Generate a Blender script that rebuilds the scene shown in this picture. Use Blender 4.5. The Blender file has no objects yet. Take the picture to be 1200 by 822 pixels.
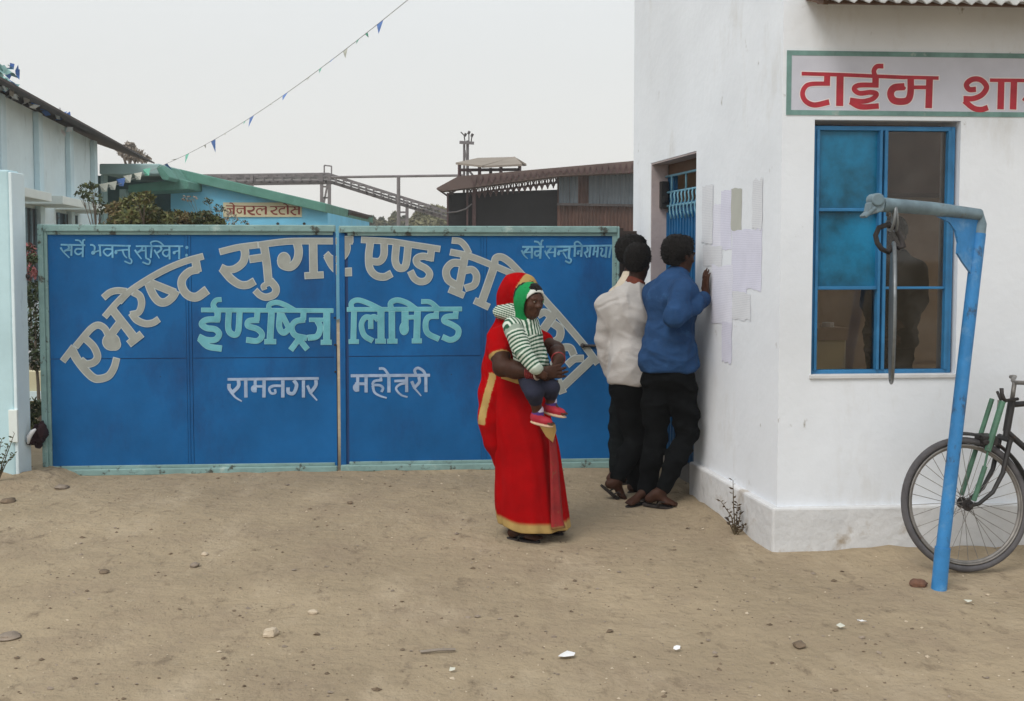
import bpy, bmesh, math, random
import numpy as np
from mathutils import Vector, Matrix, noise as mnoise
random.seed(7)
RNG = np.random.default_rng(11)
SC = bpy.context.scene
COL = SC.collection
V = Vector

# ---------------------------------------------------------------- camera
FPX, CX, HOR, CAMH, PITCH = 1200.0, 600.0, 298.0, 1.62, math.radians(3.0)
cam_d = bpy.data.cameras.new('camera'); cam = bpy.data.objects.new('camera', cam_d); COL.objects.link(cam)
cam.location = (0, 0, CAMH)
cam.rotation_euler = (math.radians(90) - PITCH, 0, 0)
cam_d.sensor_fit = 'HORIZONTAL'; cam_d.sensor_width = 36.0; cam_d.lens = 36.0 * FPX / 1200.0
Y0 = HOR + FPX * math.tan(PITCH)            # image row of the optical axis (the photograph is a crop)
cam_d.shift_y = (Y0 - 411.0) / 1200.0
cam_d.clip_start = 0.05; cam_d.clip_end = 3000
SC.camera = cam

# ---------------------------------------------------------------- sky, sun, exposure
w = bpy.data.worlds.new('World'); SC.world = w; w.use_nodes = True
nt = w.node_tree; nt.nodes.clear()
out = nt.nodes.new('ShaderNodeOutputWorld'); bg = nt.nodes.new('ShaderNodeBackground')
sky = nt.nodes.new('ShaderNodeTexSky'); sky.sky_type = 'NISHITA'; sky.sun_disc = False
sky.sun_elevation = math.radians(52); sky.sun_rotation = math.radians(215); sky.dust_density = 6.0; sky.air_density = 1.2
tc = nt.nodes.new('ShaderNodeTexCoord'); sep = nt.nodes.new('ShaderNodeSeparateXYZ')
ramp = nt.nodes.new('ShaderNodeValToRGB')
ramp.color_ramp.elements[0].position = 0.0; ramp.color_ramp.elements[0].color = (0.80, 0.785, 0.75, 1)
ramp.color_ramp.elements[1].position = 0.45; ramp.color_ramp.elements[1].color = (0.72, 0.765, 0.79, 1)
mul = nt.nodes.new('ShaderNodeVectorMath'); mul.operation = 'SCALE'; mul.inputs['Scale'].default_value = 10.4
mix = nt.nodes.new('ShaderNodeMixRGB'); mix.inputs[0].default_value = 0.88
L = nt.links.new
L(tc.outputs['Generated'], sep.inputs[0]); L(sep.outputs['Z'], ramp.inputs[0]); L(ramp.outputs[0], mul.inputs[0])
L(sky.outputs[0], mix.inputs[1]); L(mul.outputs[0], mix.inputs[2]); L(mix.outputs[0], bg.inputs[0])
bg.inputs[1].default_value = 0.10
L(bg.outputs[0], out.inputs[0])
sun_d = bpy.data.lights.new('sun', 'SUN'); sun = bpy.data.objects.new('sun', sun_d); COL.objects.link(sun)
sun_d.energy = 1.5; sun_d.angle = math.radians(28); sun_d.color = (1.0, 0.96, 0.90)
sd = V((-0.45, -0.62, 0.95)).normalized()
sun.rotation_euler = sd.to_track_quat('Z', 'Y').to_euler()
SC.view_settings.view_transform = 'Standard'; SC.view_settings.look = 'None'
SC.view_settings.exposure = 0.27; SC.view_settings.gamma = 1.0; SC.view_settings.use_curve_mapping = False
SC.render.engine = 'CYCLES'
SC.cycles.max_bounces = 6; SC.cycles.transparent_max_bounces = 10

# ---------------------------------------------------------------- geometry helpers
_F = V((0, math.cos(PITCH), -math.sin(PITCH))); _U = V((0, math.sin(PITCH), math.cos(PITCH))); _O = V((0, 0, CAMH))
def ray(px, py):
    return _F + V((1, 0, 0)) * ((px - CX) / FPX) + _U * (-(py - Y0) / FPX)
def P(px, py, y):                       # point seen at a photograph pixel, at distance y
    d = ray(px, py); return _O + d * (y / d.y)
def GP(px, py, z=0.0):                  # point of the ground seen at a pixel
    d = ray(px, py); return _O + d * ((z - CAMH) / d.z)
def on_plane(px, py, p0, n):
    d = ray(px, py); return _O + d * ((p0 - _O).dot(n) / d.dot(n))

class MB:
    """collects faces, builds ONE mesh object"""
    def __init__(s): s.v = []; s.f = []; s.m = []; s.mi = 0
    def add(s, vs, fs):
        o = len(s.v); s.v += [tuple(x) for x in vs]
        for f in fs: s.f.append(tuple(i + o for i in f)); s.m.append(s.mi)
    def quad(s, a, b, c, d): s.add([a, b, c, d], [(0, 1, 2, 3)])
    def obox(s, o, ex, ey, ez):         # oriented box from corner o with edge vectors
        o, ex, ey, ez = V(o), V(ex), V(ey), V(ez)
        vs = [o, o+ex, o+ex+ey, o+ey, o+ez, o+ex+ez, o+ex+ey+ez, o+ey+ez]
        if ex.cross(ey).dot(ez) < 0: vs = [vs[i] for i in (3, 2, 1, 0, 7, 6, 5, 4)]
        s.add(vs, [(0,3,2,1), (4,5,6,7), (0,1,5,4), (1,2,6,5), (2,3,7,6), (3,0,4,7)])
    def box(s, x0, y0, z0, x1, y1, z1): s.obox((x0,y0,z0), (x1-x0,0,0), (0,y1-y0,0), (0,0,z1-z0))
    def bar(s, a, b, wx, wz, up=(0,0,1)):   # rectangular bar between two points
        a, b = V(a), V(b); d = (b-a); u = V(up)
        if abs(d.normalized().dot(u)) > 0.98: u = V((0,1,0))
        x = d.cross(u).normalized(); z = x.cross(d).normalized()
        s.obox(a - x*wx/2 - z*wz/2, d, x*wx, z*wz)
    def tube(s, pts, r, n=10, cap=True, closed=False):
        pts = [V(p) for p in pts]; m = len(pts)
        rs = r if isinstance(r, (list, tuple)) else [r]*m
        rings = []; prev = None
        for i in range(m):
            if closed: d = pts[(i+1) % m] - pts[i-1]
            else: d = pts[min(i+1, m-1)] - pts[max(i-1, 0)]
            d.normalize()
            if prev is None:
                a = V((0,0,1)) if abs(d.z) < 0.9 else V((1,0,0))
                x = d.cross(a).normalized()
            else:
                x = (prev - d*prev.dot(d)).normalized()
            prev = x; y = d.cross(x)
            rings.append([pts[i] + (x*math.cos(2*math.pi*k/n) + y*math.sin(2*math.pi*k/n))*rs[i] for k in range(n)])
        vs = [p for rg in rings for p in rg]; fs = []
        for i in range(m if closed else m-1):
            for k in range(n):
                j = (i+1) % m
                fs.append((i*n+k, i*n+(k+1) % n, j*n+(k+1) % n, j*n+k))
        if cap and not closed:
            fs.append(tuple(range(n-1, -1, -1))); fs.append(tuple((m-1)*n+k for k in range(n)))
        s.add(vs, fs)
    def ball(s, c, r, n=10, m=7):
        c = V(c); r = V(r) if hasattr(r, '__len__') else V((r, r, r)); vs = [c+V((0,0,r.z))]; fs = []
        for i in range(1, m):
            t = math.pi*i/m
            for k in range(n):
                a = 2*math.pi*k/n; vs.append(c+V((r.x*math.sin(t)*math.cos(a), r.y*math.sin(t)*math.sin(a), r.z*math.cos(t))))
        vs.append(c-V((0,0,r.z)))
        for k in range(n): fs.append((0, 1+k, 1+(k+1) % n))
        for i in range(m-2):
            for k in range(n): fs.append((1+i*n+k, 1+(i+1)*n+k, 1+(i+1)*n+(k+1) % n, 1+i*n+(k+1) % n))
        e = len(vs)-1
        for k in range(n): fs.append((e, 1+(m-2)*n+(k+1) % n, 1+(m-2)*n+k))
        s.add(vs, fs)
    def build(s, name, mats, parent=None, smooth=False, bevel=0.0):
        me = bpy.data.meshes.new(name)
        off = root_loc(parent) if parent is not None else V((0,0,0))
        me.from_pydata([tuple(V(p)-off) for p in s.v], [], s.f)
        if not isinstance(mats, (list, tuple)): mats = [mats]
        for m in mats: me.materials.append(m)
        if len(mats) > 1: me.polygons.foreach_set('material_index', s.m)
        if smooth:
            me.polygons.foreach_set('use_smooth', [True]*len(me.polygons))
        me.update()
        o = bpy.data.objects.new(name, me); COL.objects.link(o)
        if parent is not None: o.parent = parent
        if smooth == 'auto':
            me.set_sharp_from_angle(angle=math.radians(35))
        if bevel > 0:
            b = o.modifiers.new('bevel', 'BEVEL'); b.width = bevel; b.segments = 2; b.limit_method = 'ANGLE'
        return o
def root_loc(o):
    l = V((0,0,0))
    while o is not None: l += o.location; o = o.parent
    return l
def tag(o, label=None, cat=None, group=None, kind=None):
    if label: o['label'] = label
    if cat: o['category'] = cat
    if group: o['group'] = group
    if kind: o['kind'] = kind
    return o
def thing(name, loc, label, cat, group=None):
    o = bpy.data.objects.new(name, None); o.empty_display_size = 0.1; COL.objects.link(o); o.location = loc
    return tag(o, label, cat, group)
def rebase(o, loc):
    """move the origin of a single-mesh thing to its base"""
    loc = V(loc); o.data.transform(Matrix.Translation(-loc)); o.location = loc; return o

# ---------------------------------------------------------------- materials
def mat(name, col, rough=0.7, var=0.25, vscale=3.0, bump=0.0, bscale=40.0, metal=0.0, spots=None, attr=None, stretch=None, spec=0.4, col2=None, spots2=None):
    m = bpy.data.materials.new(name); m.use_nodes = True; t = m.node_tree; N = t.nodes; K = t.links.new
    b = N['Principled BSDF']; b.inputs['Roughness'].default_value = rough; b.inputs['Metallic'].default_value = metal
    b.inputs['Specular IOR Level'].default_value = spec
    c = N.new('ShaderNodeTexCoord'); src = c.outputs['Object']
    if stretch:
        mp = N.new('ShaderNodeMapping'); mp.inputs['Scale'].default_value = stretch; K(src, mp.inputs[0]); src = mp.outputs[0]
    n = N.new('ShaderNodeTexNoise'); n.inputs['Scale'].default_value = vscale; n.inputs['Detail'].default_value = 7; n.inputs['Roughness'].default_value = 0.62
    K(src, n.inputs['Vector'])
    r = N.new('ShaderNodeValToRGB')
    if attr:
        a = N.new('ShaderNodeAttribute'); a.attribute_name = attr
        r.color_ramp.elements[0].color = (1-var, 1-var, 1-var, 1); r.color_ramp.elements[1].color = (1+var*.6,)*3 + (1,)
        mx = N.new('ShaderNodeMixRGB'); mx.blend_type = 'MULTIPLY'; mx.inputs[0].default_value = 1
        K(a.outputs['Color'], mx.inputs[1]); K(r.outputs[0], mx.inputs[2]); cur = mx.outputs[0]
    else:
        lo = [x*(1-var) for x in col]; hi = list(col2) if col2 else [min(1, x*(1+var*.7)) for x in col]
        r.color_ramp.elements[0].color = (*lo, 1); r.color_ramp.elements[1].color = (*hi, 1); cur = r.outputs[0]
    r.color_ramp.elements[0].position = 0.32; r.color_ramp.elements[1].position = 0.68
    K(n.outputs['Fac'], r.inputs[0])
    for sp in (spots, spots2):
        if not sp: continue
        scol, sscale, lo, hi = sp[:4]
        n2 = N.new('ShaderNodeTexNoise'); n2.inputs['Scale'].default_value = sscale; n2.inputs['Detail'].default_value = 8; n2.inputs['Roughness'].default_value = 0.7
        if len(sp) > 4:
            mp2 = N.new('ShaderNodeMapping'); mp2.inputs['Scale'].default_value = sp[4]; mp2.inputs['Location'].default_value = (3.1, 1.7, 5.2)
            K(c.outputs['Object'], mp2.inputs[0]); K(mp2.outputs[0], n2.inputs['Vector'])
        else: K(c.outputs['Object'], n2.inputs['Vector'])
        r2 = N.new('ShaderNodeValToRGB'); r2.color_ramp.elements[0].position = lo; r2.color_ramp.elements[1].position = hi
        r2.color_ramp.elements[0].color = (0,0,0,1); r2.color_ramp.elements[1].color = (1,1,1,1)
        K(n2.outputs['Fac'], r2.inputs[0])
        m2 = N.new('ShaderNodeMixRGB'); m2.inputs[2].default_value = (*scol, 1); K(r2.outputs[0], m2.inputs[0]); K(cur, m2.inputs[1]); cur = m2.outputs[0]
    K(cur, b.inputs['Base Color'])
    if bump > 0:
        nb = N.new('ShaderNodeTexNoise'); nb.inputs['Scale'].default_value = bscale; nb.inputs['Detail'].default_value = 6
        K(c.outputs['Object'], nb.inputs['Vector'])
        bp = N.new('ShaderNodeBump'); bp.inputs['Strength'].default_value = bump; bp.inputs['Distance'].default_value = 0.02
        K(nb.outputs['Fac'], bp.inputs['Height']); K(bp.outputs[0], b.inputs['Normal'])
    return m
def leaf_mat(name, col, col2):
    m = mat(name, col, 0.6, 0.5, 2.2, col2=col2, spec=0.3)
    return m
RUST = (0.10, 0.045, 0.025)
M = {}
M['ground'] = mat('sandy_dirt', (0.345, 0.274, 0.185), 0.95, 0.2, 0.6, 0.0, 26, spots=((0.285, 0.222, 0.155), 1.5, 0.47, 0.70), spots2=((0.42, 0.34, 0.24), 2.6, 0.52, 0.76, (1, .5, 1)), spec=0.1)
def ground_detail(m):
    t = m.node_tree; N = t.nodes; K = t.links.new; b = N['Principled BSDF']; c = N.new('ShaderNodeTexCoord'); cur = b.inputs['Base Color'].links[0].from_socket
    for col, sc, lo, hi, st, fac in (((0.17, 0.13, 0.09), 9.0, .57, .70, (1, .55, 1), .8), ((0.42, 0.345, 0.25), 16.0, .60, .74, (1, .7, 1), .6), ((0.12, 0.09, 0.065), 38.0, .66, .72, (1, .6, 1), .9)):
        mp = N.new('ShaderNodeMapping'); mp.inputs['Scale'].default_value = st; K(c.outputs['Object'], mp.inputs[0]); n = N.new('ShaderNodeTexNoise'); n.inputs['Scale'].default_value = sc; n.inputs['Detail'].default_value = 9; n.inputs['Roughness'].default_value = .68; K(mp.outputs[0], n.inputs['Vector'])
        r = N.new('ShaderNodeMapRange'); r.inputs['From Min'].default_value = lo; r.inputs['From Max'].default_value = hi; r.inputs['To Max'].default_value = fac; K(n.outputs['Fac'], r.inputs['Value'])
        mx = N.new('ShaderNodeMixRGB'); mx.inputs[2].default_value = (*col, 1); K(r.outputs[0], mx.inputs[0]); K(cur, mx.inputs[1]); cur = mx.outputs[0]
    K(cur, b.inputs['Base Color'])
    prev = None
    for sc, dist, stg in ((3.5, .05, .55), (14, .02, .7), (60, .006, .8)):
        n = N.new('ShaderNodeTexNoise'); n.inputs['Scale'].default_value = sc; n.inputs['Detail'].default_value = 7; n.inputs['Roughness'].default_value = .6; K(c.outputs['Object'], n.inputs['Vector'])
        bp = N.new('ShaderNodeBump'); bp.inputs['Strength'].default_value = stg; bp.inputs['Distance'].default_value = dist; K(n.outputs['Fac'], bp.inputs['Height'])
        if prev: K(prev, bp.inputs['Normal'])
        prev = bp.outputs[0]
    K(prev, b.inputs['Normal'])
ground_detail(M['ground'])
def creases(m, scale=8.0, strength=.6, dist=.02, stretch=(1, 1, 1.6)):
    t = m.node_tree; N = t.nodes; K = t.links.new; b = N['Principled BSDF']; c = N.new('ShaderNodeTexCoord')
    mp = N.new('ShaderNodeMapping'); mp.inputs['Scale'].default_value = stretch; K(c.outputs['Object'], mp.inputs[0])
    n = N.new('ShaderNodeTexNoise'); n.noise_type = 'RIDGED_MULTIFRACTAL'; n.inputs['Scale'].default_value = scale; n.inputs['Detail'].default_value = 3; n.inputs['Roughness'].default_value = .45
    if 'Distortion' in n.inputs: n.inputs['Distortion'].default_value = .6
    K(mp.outputs[0], n.inputs['Vector'])
    bp = N.new('ShaderNodeBump'); bp.inputs['Strength'].default_value = strength; bp.inputs['Distance'].default_value = dist; K(n.outputs['Fac'], bp.inputs['Height'])
    if b.inputs['Normal'].links: K(b.inputs['Normal'].links[0].from_socket, bp.inputs['Normal'])
    K(bp.outputs[0], b.inputs['Normal']); return m
M['white'] = mat('whitewash', (0.77, 0.805, 0.855), 0.9, 0.07, 1.2, 0.12, 22, spots=((0.60, 0.595, 0.58), 2.2, 0.56, 0.82, (1, 1, 0.35)), spots2=((0.33, 0.31, 0.28), 9.0, 0.655, 0.73, (1, 1, 0.6)), spec=0.15)
M['plinth'] = mat('plinth_plaster', (0.62, 0.625, 0.635), 0.9, 0.14, 2.0, 0.35, 20, spots=((0.36, 0.30, 0.23), 4.5, 0.57, 0.74), spots2=((0.22, 0.2, 0.18), 14, 0.70, 0.77), spec=0.15)
M['gate_blue'] = mat('gate_blue_paint', (0.0095, 0.112, 0.315), 0.6, 0.24, 1.6, 0.14, 9, spots=((0.012, 0.062, 0.185), 2.4, 0.50, 0.74, (1, 1, 0.5)), spots2=((0.025, 0.028, 0.04), 13, 0.70, 0.725, (1, 1, 1.4)), spec=0.15)
M['gate_dark'] = mat('gate_backing_paint', (0.012, 0.05, 0.16), 0.7, 0.2)  # dark blue backing behind the gaps between panels
M['gate_frame'] = mat('gate_frame_paint', (0.215, 0.345, 0.335), 0.6, 0.22, 6, 0.2, 30, spots=((0.06, 0.065, 0.055), 11, 0.57, 0.64), spots2=((0.42, 0.52, 0.48), 7, 0.6, 0.72))
M['rust_dark'] = mat('rusty_steel', (0.035, 0.025, 0.022), 0.85, 0.4, 12)
M['let_grey'] = mat('beige_sign_paint', (0.315, 0.33, 0.305), 0.7, 0.15, 7, spots=((0.24, 0.25, 0.22), 6, 0.56, 0.74), spots2=((0.05, 0.12, 0.24), 16, 0.695, 0.715))
M['let_edge'] = mat('pale_outline_paint', (0.45, 0.50, 0.50), 0.7, 0.1, 6)
M['let_turq'] = mat('turquoise_sign_paint', (0.14, 0.42, 0.49), 0.7, 0.14, 6, spots=((0.085, 0.30, 0.36), 5, 0.48, 0.7), spots2=((0.012, 0.12, 0.31), 15, 0.69, 0.715))
M['let_turq_edge'] = mat('turquoise_outline_paint', (0.25, 0.55, 0.60), 0.7, 0.1, 6)
M['let_white'] = mat('pale_blue_sign_paint', (0.33, 0.43, 0.60), 0.7, 0.25, 9, spots=((0.012, 0.12, 0.31), 13, 0.64, 0.70), spots2=((0.16, 0.28, 0.46), 6, .5, .7))
M['let_sky'] = mat('light_blue_sign_paint', (0.14, 0.36, 0.54), 0.7, 0.3, 9, spots=((0.05, 0.22, 0.42), 8, 0.5, 0.7))
M['let_red'] = mat('red_sign_paint', (0.42, 0.028, 0.045), 0.6, 0.25, 9, spots=((0.5, 0.12, 0.10), 14, 0.62, 0.72))
M['let_pale'] = mat('white_outline_paint', (0.76, 0.70, 0.71), 0.8, 0.06)
M['sign_white'] = mat('sign_ground_paint', (0.58, 0.59, 0.67), 0.85, 0.1, 3)
M['sign_green'] = mat('sign_border_paint', (0.17, 0.30, 0.28), 0.8, 0.25, 9, spots=((0.36, 0.42, 0.40), 12, 0.6, 0.7))
M['win_blue'] = mat('window_blue_paint', (0.028, 0.17, 0.36), 0.5, 0.2, 9, 0.05, 30, spots=((0.10, 0.26, 0.42), 16, 0.6, 0.72))
M['pane_blue'] = mat('blue_painted_pane', (0.006, 0.115, 0.20), 0.35, 0.35, 5, col2=(0.01, 0.20, 0.38), spots=((0.02, 0.30, 0.52), 7, 0.60, 0.72))
M['room_brown'] = mat('room_brown_wall', (0.56, 0.445, 0.345), 0.9, 0.2, 3)
M['room_floor'] = mat('room_cement', (0.2, 0.18, 0.16), 0.9, 0.2, 3)
M['cream_board'] = mat('cream_board', (0.80, 0.72, 0.48), 0.7, 0.1, 3)
M['door_blue'] = mat('door_blue_paint', (0.008, 0.11, 0.27), 0.5, 0.25, 6, spots=((0.03, 0.09, 0.15), 12, 0.6, 0.7))
M['door_bar'] = mat('door_grille_paint', (0.16, 0.36, 0.48), 0.5, 0.2, 9)
M['jamb'] = mat('jamb_pinkish_plaster', (0.40, 0.34, 0.34), 0.9, 0.15, 4, 0.2, 30)
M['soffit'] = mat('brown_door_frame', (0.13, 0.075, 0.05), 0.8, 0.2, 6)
M['black'] = mat('black_plastic', (0.02, 0.02, 0.022), 0.5, 0.2)
M['sheet'] = mat('grey_roof_sheet', (0.40, 0.40, 0.39), 0.6, 0.2, 6, spots=((0.22, 0.2, 0.18), 8, 0.55, 0.75), metal=0.0)
M['cement'] = mat('grey_cement', (0.30, 0.29, 0.27), 0.95, 0.2, 5, 0.3, 30)
M['pole_blue'] = mat('pole_blue_paint', (0.035, 0.215, 0.50), 0.5, 0.2, 8, 0.15, 25, spots=((0.04, 0.07, 0.12), 11, 0.57, 0.66, (1, 1, .6)), spots2=((0.13, 0.30, 0.52), 7, 0.52, 0.68))
M['pole_grey'] = mat('weathered_pipe_paint', (0.165, 0.235, 0.275), 0.6, 0.3, 10, 0.1, 30, spots=((0.13, 0.09, 0.06), 12, 0.58, 0.68))
M['gong'] = mat('dull_gong_metal', (0.075, 0.09, 0.10), 0.5, 0.3, 8, 0.2, 30, metal=0.35)
M['gong_rim'] = mat('worn_gong_rim', (0.20, 0.215, 0.225), 0.4, 0.3, 20, metal=0.5)
M['iron'] = mat('dark_iron', (0.045, 0.04, 0.04), 0.6, 0.3, 14, metal=0.3)
M['tyre'] = mat('old_grey_rubber', (0.10, 0.095, 0.10), 0.85, 0.25, 14)
M['chrome'] = mat('dull_chrome', (0.24, 0.225, 0.21), 0.5, 0.3, 14, metal=0.5, spots=(RUST, 18, 0.6, 0.7))
M['bike_black'] = mat('bicycle_black_enamel', (0.022, 0.02, 0.02), 0.45, 0.3, 12, spots=(RUST, 14, 0.62, 0.7))
M['bike_green'] = mat('faded_green_enamel', (0.07, 0.17, 0.11), 0.5, 0.3, 14, spots=((0.05, 0.06, 0.05), 16, 0.6, 0.7))
M['leather'] = mat('black_saddle', (0.02, 0.018, 0.016), 0.6, 0.2)
M['pale_cyan'] = mat('pale_cyan_limewash', (0.70, 0.82, 0.86), 0.9, 0.08, 1.5, 0.15, 20, spots=((0.42, 0.5, 0.52), 3, 0.58, 0.78, (1, 1, 0.4)), spec=0.15)
M['pale_band'] = mat('pale_blue_band', (0.62, 0.77, 0.83), 0.9, 0.1, 2, 0.1, 20, spec=0.15)
M['wall_cyan'] = mat('boundary_wall_cyan', (0.50, 0.69, 0.74), 0.9, 0.1, 1.5, 0.15, 20, spots=((0.60, 0.74, 0.76), 3, 0.55, 0.75, (1, 1, .4)), spec=.1)
M['lime'] = mat('cream_limewash', (0.72, 0.78, 0.76), 0.9, 0.08, 1.5, 0.15, 20, spots=((0.45, 0.45, 0.42), 6, 0.62, 0.74), spec=0.15)
M['roof_dark'] = mat('dark_roof_sheet', (0.075, 0.06, 0.058), 0.8, 0.3, 3)
M['store_blue'] = mat('store_sky_blue_paint', (0.20, 0.56, 0.80), 0.85, 0.10, 1.5, 0.1, 15, spots=((0.26, 0.56, 0.74), 2, 0.5, 0.7), spec=0.15)
M['store_green'] = mat('store_green_trim', (0.10, 0.255, 0.205), 0.8, 0.2, 2, spots=((0.16, 0.33, 0.29), 3, 0.5, 0.7))
M['store_slab'] = mat('store_pale_slab', (0.36, 0.50, 0.50), 0.9, 0.12, 2)
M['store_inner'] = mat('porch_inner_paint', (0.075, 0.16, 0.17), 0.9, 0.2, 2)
M['board_cream'] = mat('cream_sign_board', (0.62, 0.56, 0.38), 0.8, 0.1, 3)
M['let_maroon'] = mat('maroon_sign_paint', (0.24, 0.035, 0.025), 0.7, 0.2, 5)
M['shed_rust'] = mat('rusty_corrugated_sheet', (0.105, 0.055, 0.042), 0.8, 0.35, 1.2, spots=((0.17, 0.085, 0.065), 0.9, 0.5, 0.7, (1, 1, 0.3)))
M['shed_grey'] = mat('blue_grey_sheet', (0.135, 0.16, 0.185), 0.6, 0.2, 1.0)
M['shed_dark'] = mat('near_black_sheet', (0.016, 0.014, 0.016), 0.9, 0.3, 1)  # near-black wall sheet of the shed and the lean-to
M['shed_roof'] = mat('brown_sheet_roof', (0.125, 0.085, 0.075), 0.85, 0.25, 1.2)
M['tan_roof'] = mat('tan_sheet_roof', (0.27, 0.23, 0.19), 0.85, 0.15, 1.2)
M['truss'] = mat('red_oxide_truss', (0.10, 0.055, 0.055), 0.8, 0.3, 2)
M['steel'] = mat('grey_structural_steel', (0.17, 0.155, 0.16), 0.7, 0.3, 1.5)
M['steel_pale'] = mat('pale_worn_steel', (0.34, 0.33, 0.33), 0.7, 0.3, 1.5)
M['flag_teal'] = mat('faded_teal_plastic', (0.34, 0.58, 0.56), 0.6, 0.3, 9)
M['steel_dark'] = mat('dark_structural_steel', (0.075, 0.065, 0.065), 0.8, 0.3, 1.5)
M['bark'] = mat('bark', (0.14, 0.11, 0.085), 0.95, 0.3, 6, 0.4, 20)
M['leaf'] = leaf_mat('green_leaf', (0.10, 0.125, 0.038), (0.20, 0.20, 0.07))
M['leaf_dark'] = leaf_mat('dark_leaf', (0.035, 0.055, 0.025), (0.085, 0.11, 0.045))
M['leaf_red'] = leaf_mat('reddish_leaf', (0.15, 0.115, 0.055), (0.25, 0.19, 0.085))
M['leaf_far'] = leaf_mat('olive_leaf', (0.15, 0.15, 0.075), (0.25, 0.235, 0.12))
M['leaf_dry'] = leaf_mat('dry_leaf', (0.30, 0.25, 0.20), (0.42, 0.36, 0.30))
M['petal_white'] = mat('white_petal', (0.72, 0.72, 0.74), 0.7, 0.1)
M['petal_pink'] = mat('pink_petal', (0.34, 0.12, 0.12), 0.7, 0.2)
M['stone'] = mat('grey_brown_stone', (0.26, 0.21, 0.165), 0.9, 0.35, 9, 0.4, 40)
M['stone_pale'] = mat('pale_stone', (0.52, 0.43, 0.32), 0.9, 0.2, 9, 0.3, 40)
M['stone_dark'] = mat('dark_clod', (0.17, 0.125, 0.085), 0.95, 0.4, 9, 0.4, 40)
M['stone_red'] = mat('reddish_brick_bit', (0.17, 0.085, 0.055), 0.95, 0.3, 9, 0.4, 40)
M['litter'] = mat('white_litter', (0.74, 0.74, 0.75), 0.7, 0.08)
M['string'] = mat('twine', (0.30, 0.30, 0.28), 0.9, 0.1)
M['flag_blue'] = mat('blue_flag_plastic', (0.09, 0.20, 0.52), 0.5, 0.2, 9)
M['flag_green'] = mat('green_flag_plastic', (0.14, 0.50, 0.36), 0.5, 0.2, 9)
M['flag_cream'] = mat('cream_flag_plastic', (0.58, 0.58, 0.50), 0.5, 0.2, 9)
def glass_mat():
    m = bpy.data.materials.new('dusty_window_glass'); m.use_nodes = True; t = m.node_tree; N = t.nodes; K = t.links.new
    for n in list(N): N.remove(n)
    o = N.new('ShaderNodeOutputMaterial'); tr = N.new('ShaderNodeBsdfTransparent'); gl = N.new('ShaderNodeBsdfGlossy'); df = N.new('ShaderNodeBsdfDiffuse')
    gl.inputs['Roughness'].default_value = 0.03; df.inputs['Color'].default_value = (0.45, 0.43, 0.4, 1); tr.inputs['Color'].default_value = (0.86, 0.85, 0.83, 1)
    lw = N.new('ShaderNodeFresnel'); lw.inputs['IOR'].default_value = 1.45
    m1 = N.new('ShaderNodeMixShader'); K(lw.outputs[0], m1.inputs[0]); K(tr.outputs[0], m1.inputs[1]); K(gl.outputs[0], m1.inputs[2])
    c = N.new('ShaderNodeTexCoord'); n = N.new('ShaderNodeTexNoise'); n.inputs['Scale'].default_value = 6; n.inputs['Detail'].default_value = 6; K(c.outputs['Object'], n.inputs['Vector'])
    mr = N.new('ShaderNodeMapRange'); mr.inputs['From Min'].default_value = 0.45; mr.inputs['From Max'].default_value = 0.8; mr.inputs['To Max'].default_value = 0.06; K(n.outputs['Fac'], mr.inputs['Value'])
    m2 = N.new('ShaderNodeMixShader'); K(mr.outputs[0], m2.inputs[0]); K(m1.outputs[0], m2.inputs[1]); K(df.outputs[0], m2.inputs[2])
    K(m2.outputs[0], o.inputs['Surface']); return m
M['glass'] = glass_mat()
# ================================================================= GROUND
def gz(x, y):
    n = mnoise.noise(V((x*0.35, y*0.35, 0.3)))*0.02 + mnoise.noise(V((x*1.3, y*1.3, 4.1)))*0.014 + mnoise.noise(V((x*4.5, y*4.5, 9.0)))*0.006 + mnoise.noise(V((x*13, y*13, 2.0)))*0.002
    f = min(1, max(0, (14 - y)/3)) if y > 0 else 1
    return n*f
def build_ground():
    xs = list(np.concatenate([[-1500, -300, -80, -30, -14, -10, -8.5], np.arange(-7.5, 6.001, 0.06), [7, 8.5, 11, 16, 30, 80, 300, 1500]]))
    ys = list(np.concatenate([[-200, -40, -12, -5, -1.5, 0.5, 1.4], np.arange(2.0, 5, 0.045), np.arange(5, 12.01, 0.09), [14, 18, 26, 40, 70, 130, 300, 800, 2500]]))
    nx, ny = len(xs), len(ys)
    vs = [(x, y, gz(x, y)) for y in ys for x in xs]
    fs = [(j*nx+i, j*nx+i+1, (j+1)*nx+i+1, (j+1)*nx+i) for j in range(ny-1) for i in range(nx-1)]
    b = MB(); b.add(vs, fs); o = b.build('ground', M['ground'], smooth=True); tag(o, kind='structure')
build_ground()

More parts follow.
